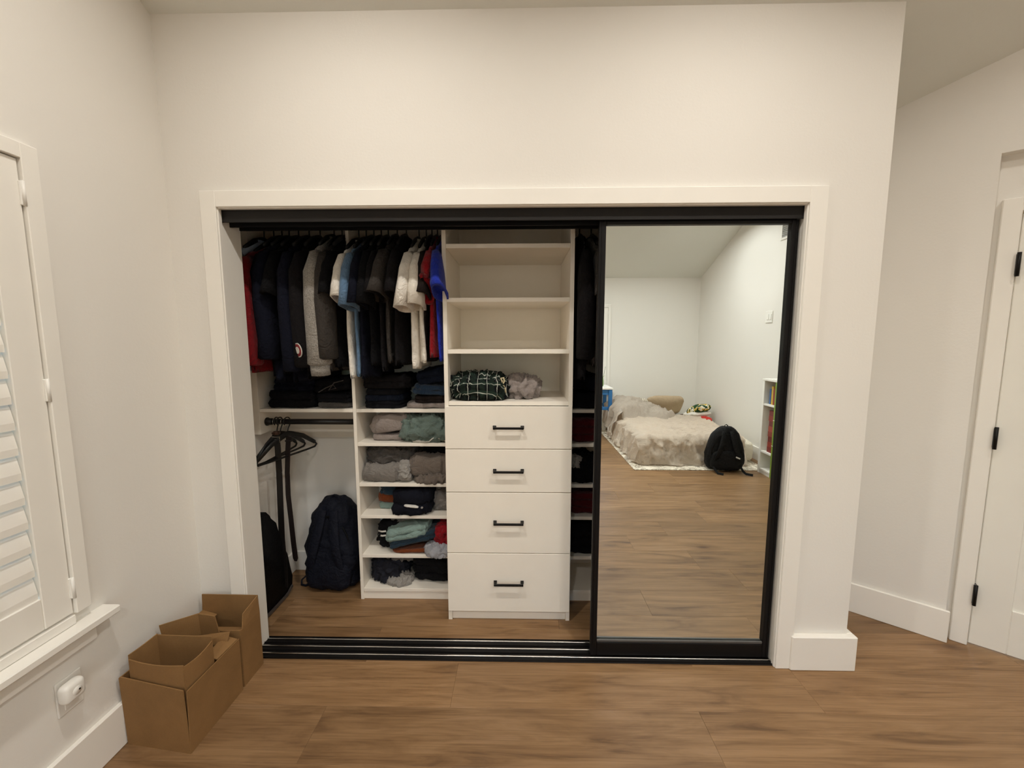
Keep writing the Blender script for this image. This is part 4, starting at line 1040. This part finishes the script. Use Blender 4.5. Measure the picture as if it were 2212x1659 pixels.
for sx in (-1, 1):
    bm = bmesh.new(); strip(bm, [(sx * .15, -.12, .06), (sx * .165, -.15, .02), (sx * .18, -.19, .006), (sx * .24, -.22, .004)] if sx < 0 else [(sx * .15, -.12, .06), (sx * .13, -.16, .02), (sx * .12, -.21, .006), (sx * .07, -.235, .004)], (0, .6, .8), .025, .006); link('strap_tail', shp(bm), bpm2, t)
bm = bmesh.new(); strip(bm, [(-.135, -.150, .165), (-.085, -.158, .185)], (0, 0, 1), .016, .004); link('reflector', shp(bm), plain('reflector', '#c9c9c6', .3), t)

# bookcase by the wall
t = thing('bookcase', 'low white bookcase with green front edge beside the bed', 'bookcase', (4.12, -2.54, 0))
gn = plain('green_laminate', '#7d9a35', .5, vary=.03)
SX0, SX1, SY0, SY1 = 4.0, 4.245, -2.70, -2.405
link('side_panel', B(SX0, SX1, SY0, SY0 + .035, 0, 1.055, bev=.002), TRIM, t)
link('side_panel', B(SX0 + .012, SX1, SY1 - .035, SY1, 0, 1.055, bev=.002), gn, t, label='green side panel')
link('top', B(SX0 - .004, SX1, SY0 - .004, SY1 + .004, 1.056, 1.078, bev=.002), TRIM, t)
link('back_panel', B(SX1, SX1 + .006, SY0, SY1, 0, 1.06), TRIM, t)
shz = (.06, .265, .80)
for z in shz: link('shelf', B(SX0 + .002, SX1 - .001, SY0 + .036, SY1 - .036, z - .02, z, bev=.001), TRIM, t)
link('plinth', B(SX0 + .01, SX0 + .02, SY0 + .036, SY1 - .036, 0, .038), TRIM, t)
for za, zb_ in ((0, .36), (.366, .64), (.646, 1.054)): link('edge_strip', B(SX0, SX0 + .012, SY1 - .072, SY1, za, zb_, bev=.001), gn, t, label='green front edge strip')
for za in (.363, .643): link('joint_strip', B(SX0 - .002, SX0 + .011, SY1 - .072, SY1, za - .0025, za + .0025), TRIM, t)
def book(label, x0, x1, y0, y1, z0, z1, col, lying, group):
    t = thing('book', label, 'book', ((x0 + x1) / 2, (y0 + y1) / 2, z0), 0, group)
    m = plain('book_cover_' + col.strip('#'), col, .5, vary=.05); pg = plain('book_pages', '#e6dfcf', .8)
    if lying:
        for a, b in ((z0, z0 + .002), (z1 - .002, z1)): link('cover', B(x0, x1, y0, y1, a, b), m, t)
        link('spine', B(x0, x0 + .003, y0, y1, z0 + .002, z1 - .002), m, t)
        link('pages', B(x0 + .0035, x1 - .004, y0 + .003, y1 - .003, z0 + .0025, z1 - .0025), pg, t)
    else:
        for a, b in ((y0, y0 + .002), (y1 - .002, y1)): link('cover', B(x0, x1, a, b, z0, z1), m, t)
        link('spine', B(x0, x0 + .003, y0 + .002, y1 - .002, z0, z1), m, t)
        link('pages', B(x0 + .0035, x1 - .004, y0 + .0025, y1 - .0025, z0 + .003, z1 - .003), pg, t)
zz = .2655; reds = ['#7c2a20', '#93392a', '#6d241d', '#8a3a2c', '#a04434', '#702820', '#8c3527', '#7a2c24']
names = ['lowest', 'second', 'third', 'fourth', 'fifth', 'sixth', 'seventh', 'topmost']
for k in range(8):
    h = .055 if k % 2 else .06
    book('red book lying %s in stack of eight in the bookcase' % (names[k] if k in (0, 7) else names[k] + ' from below'), SX0 + .03, SX0 + .2, -2.60 + .004 * (k % 3), -2.482, zz, zz + h, reds[k], True, 'red books in the bookcase'); zz += h + .0008
for k, (c, lb, w_, h) in enumerate((('#3a5f95', 'blue upright book on the top bookcase shelf', .025, .17), ('#c9a13a', 'yellow upright book on the top bookcase shelf', .03, .20), ('#8e2f28', 'red upright book on the top bookcase shelf', .028, .18), ('#d0b45a', 'pale yellow upright book on the top bookcase shelf', .022, .21))):
    y = -2.615 + .033 * k; book(lb, SX0 + .03, SX0 + .19, y, y + w_, .8005, .8005 + h, c, False, 'upright books in the bookcase')
bm = B(SX0 + .03, SX0 + .21, -2.62, -2.43, 1.0785, 1.0815); o = link('paper_sheet', bm, plain('paper', '#e9e7e0', .8)); settle(o); tag(o, 'white papers lying on top of the bookcase', 'paper')
bm = B(SX0 + .02, SX0 + .16, -2.55, -2.41, .0605, .068); o = link('paper_sheet', bm, plain('paper', '#e9e7e0', .8)); settle(o); tag(o, 'white paper pad on the lowest bookcase shelf', 'paper')

# little table
t = thing('side_table', 'white topped table with blue and white legs beside bed', 'table', (2.44, -4.6, 0))
bl = plain('blue_paint', '#2f6ea8', .45, vary=.03)
link('table_top', B(2.16, 2.72, -4.86, -4.37, .745, .772, bev=.004), TRIM, t)
for x in (2.18, 2.658):
    for y in (-4.84, -4.43):
        l = link('leg', B(x, x + .052, y, y + .052, .0, .40, bev=.003), TRIM, t, label='white lower leg')
        link('leg_sleeve', B(x - .001, x + .053, y - .001, y + .053, .40, .744, bev=.003), bl, l, label='blue upper leg')
for y in (-4.825, -4.415): link('apron', B(2.233, 2.657, y, y + .02, .66, .744, bev=.002), bl, t); link('stretcher', B(2.233, 2.657, y, y + .02, .42, .47, bev=.002), bl, t)
for x in (2.19, 2.67): link('apron', B(x, x + .02, -4.787, -4.431, .66, .744, bev=.002), bl, t)
t = thing('bud_vase', 'small green vase with thin stem on the blue table', 'vase', (2.598, -4.60, .7725))
bm = bmesh.new(); lathe(bm, [(.014, .773), (.018, .80), (.018, .86), (.012, .90), (.013, .915)], (2.598, -4.60, 0), 18); link('body', bm, plain('green_glaze', '#5f8a3a', .25), t, True)
bm = bmesh.new(); tube(bm, [(2.598, -4.60, .90), (2.622, -4.6, .98), (2.640, -4.6, 1.09)], .003, 6); link('stem', bm, plain('stem_green', '#45572c', .6), t, True)
for k in range(3):
    bm = bmesh.new(); a = k * 2.1; strip(bm, [(2.600, -4.60, .91), (2.600 + .02 * math.cos(a), -4.60 + .02 * math.sin(a), .94), (2.600 + .045 * math.cos(a), -4.60 + .045 * math.sin(a), .945)], (math.sin(a), -math.cos(a), 0), [.006, .018, .004], .002); link('leaf', bm, plain('leaf_green', '#8fae3c', .5), t, True)

# switch and vent on the far side wall
t = thing('light_switch', 'white rocker light switch plate on wall seen in the mirror', 'switch', (XR, -3.10, 1.71))
link('plate', B(XR - .008, XR, -3.168, -3.035, 1.715, 1.852, bev=.003, seg=2), WHITEPL, t)
for y in (-3.135, -3.085): link('rocker', B(XR - .013, XR - .008, y, y + .034, 1.75, 1.817, bev=.002), WHITEPL, t)
t = thing('air_vent', 'grey louvered air vent with white frame high on wall in mirror', 'vent', (XR, -2.76, 2.66))
for a in ((-2.985, -2.955, 2.64, 2.96), (-2.565, -2.535, 2.64, 2.96)): link('frame', B(XR - .010, XR, a[0], a[1], a[2], a[3], bev=.002), WHITEPL, t)
for a in ((2.64, 2.668), (2.932, 2.96)): link('frame', B(XR - .010, XR, -2.955, -2.565, a[0], a[1], bev=.002), WHITEPL, t)
vg = plain('vent_grey', '#8f908d', .6)
for k in range(13):
    z0 = 2.674 + k * .020; bm = bmesh.new(); prism(bm, [(XR - .009, z0), (XR - .007, z0), (XR - .001, z0 + .014), (XR - .003, z0 + .014)], 'y', -2.955, -2.565)
    link('slat', bm, vg, t)
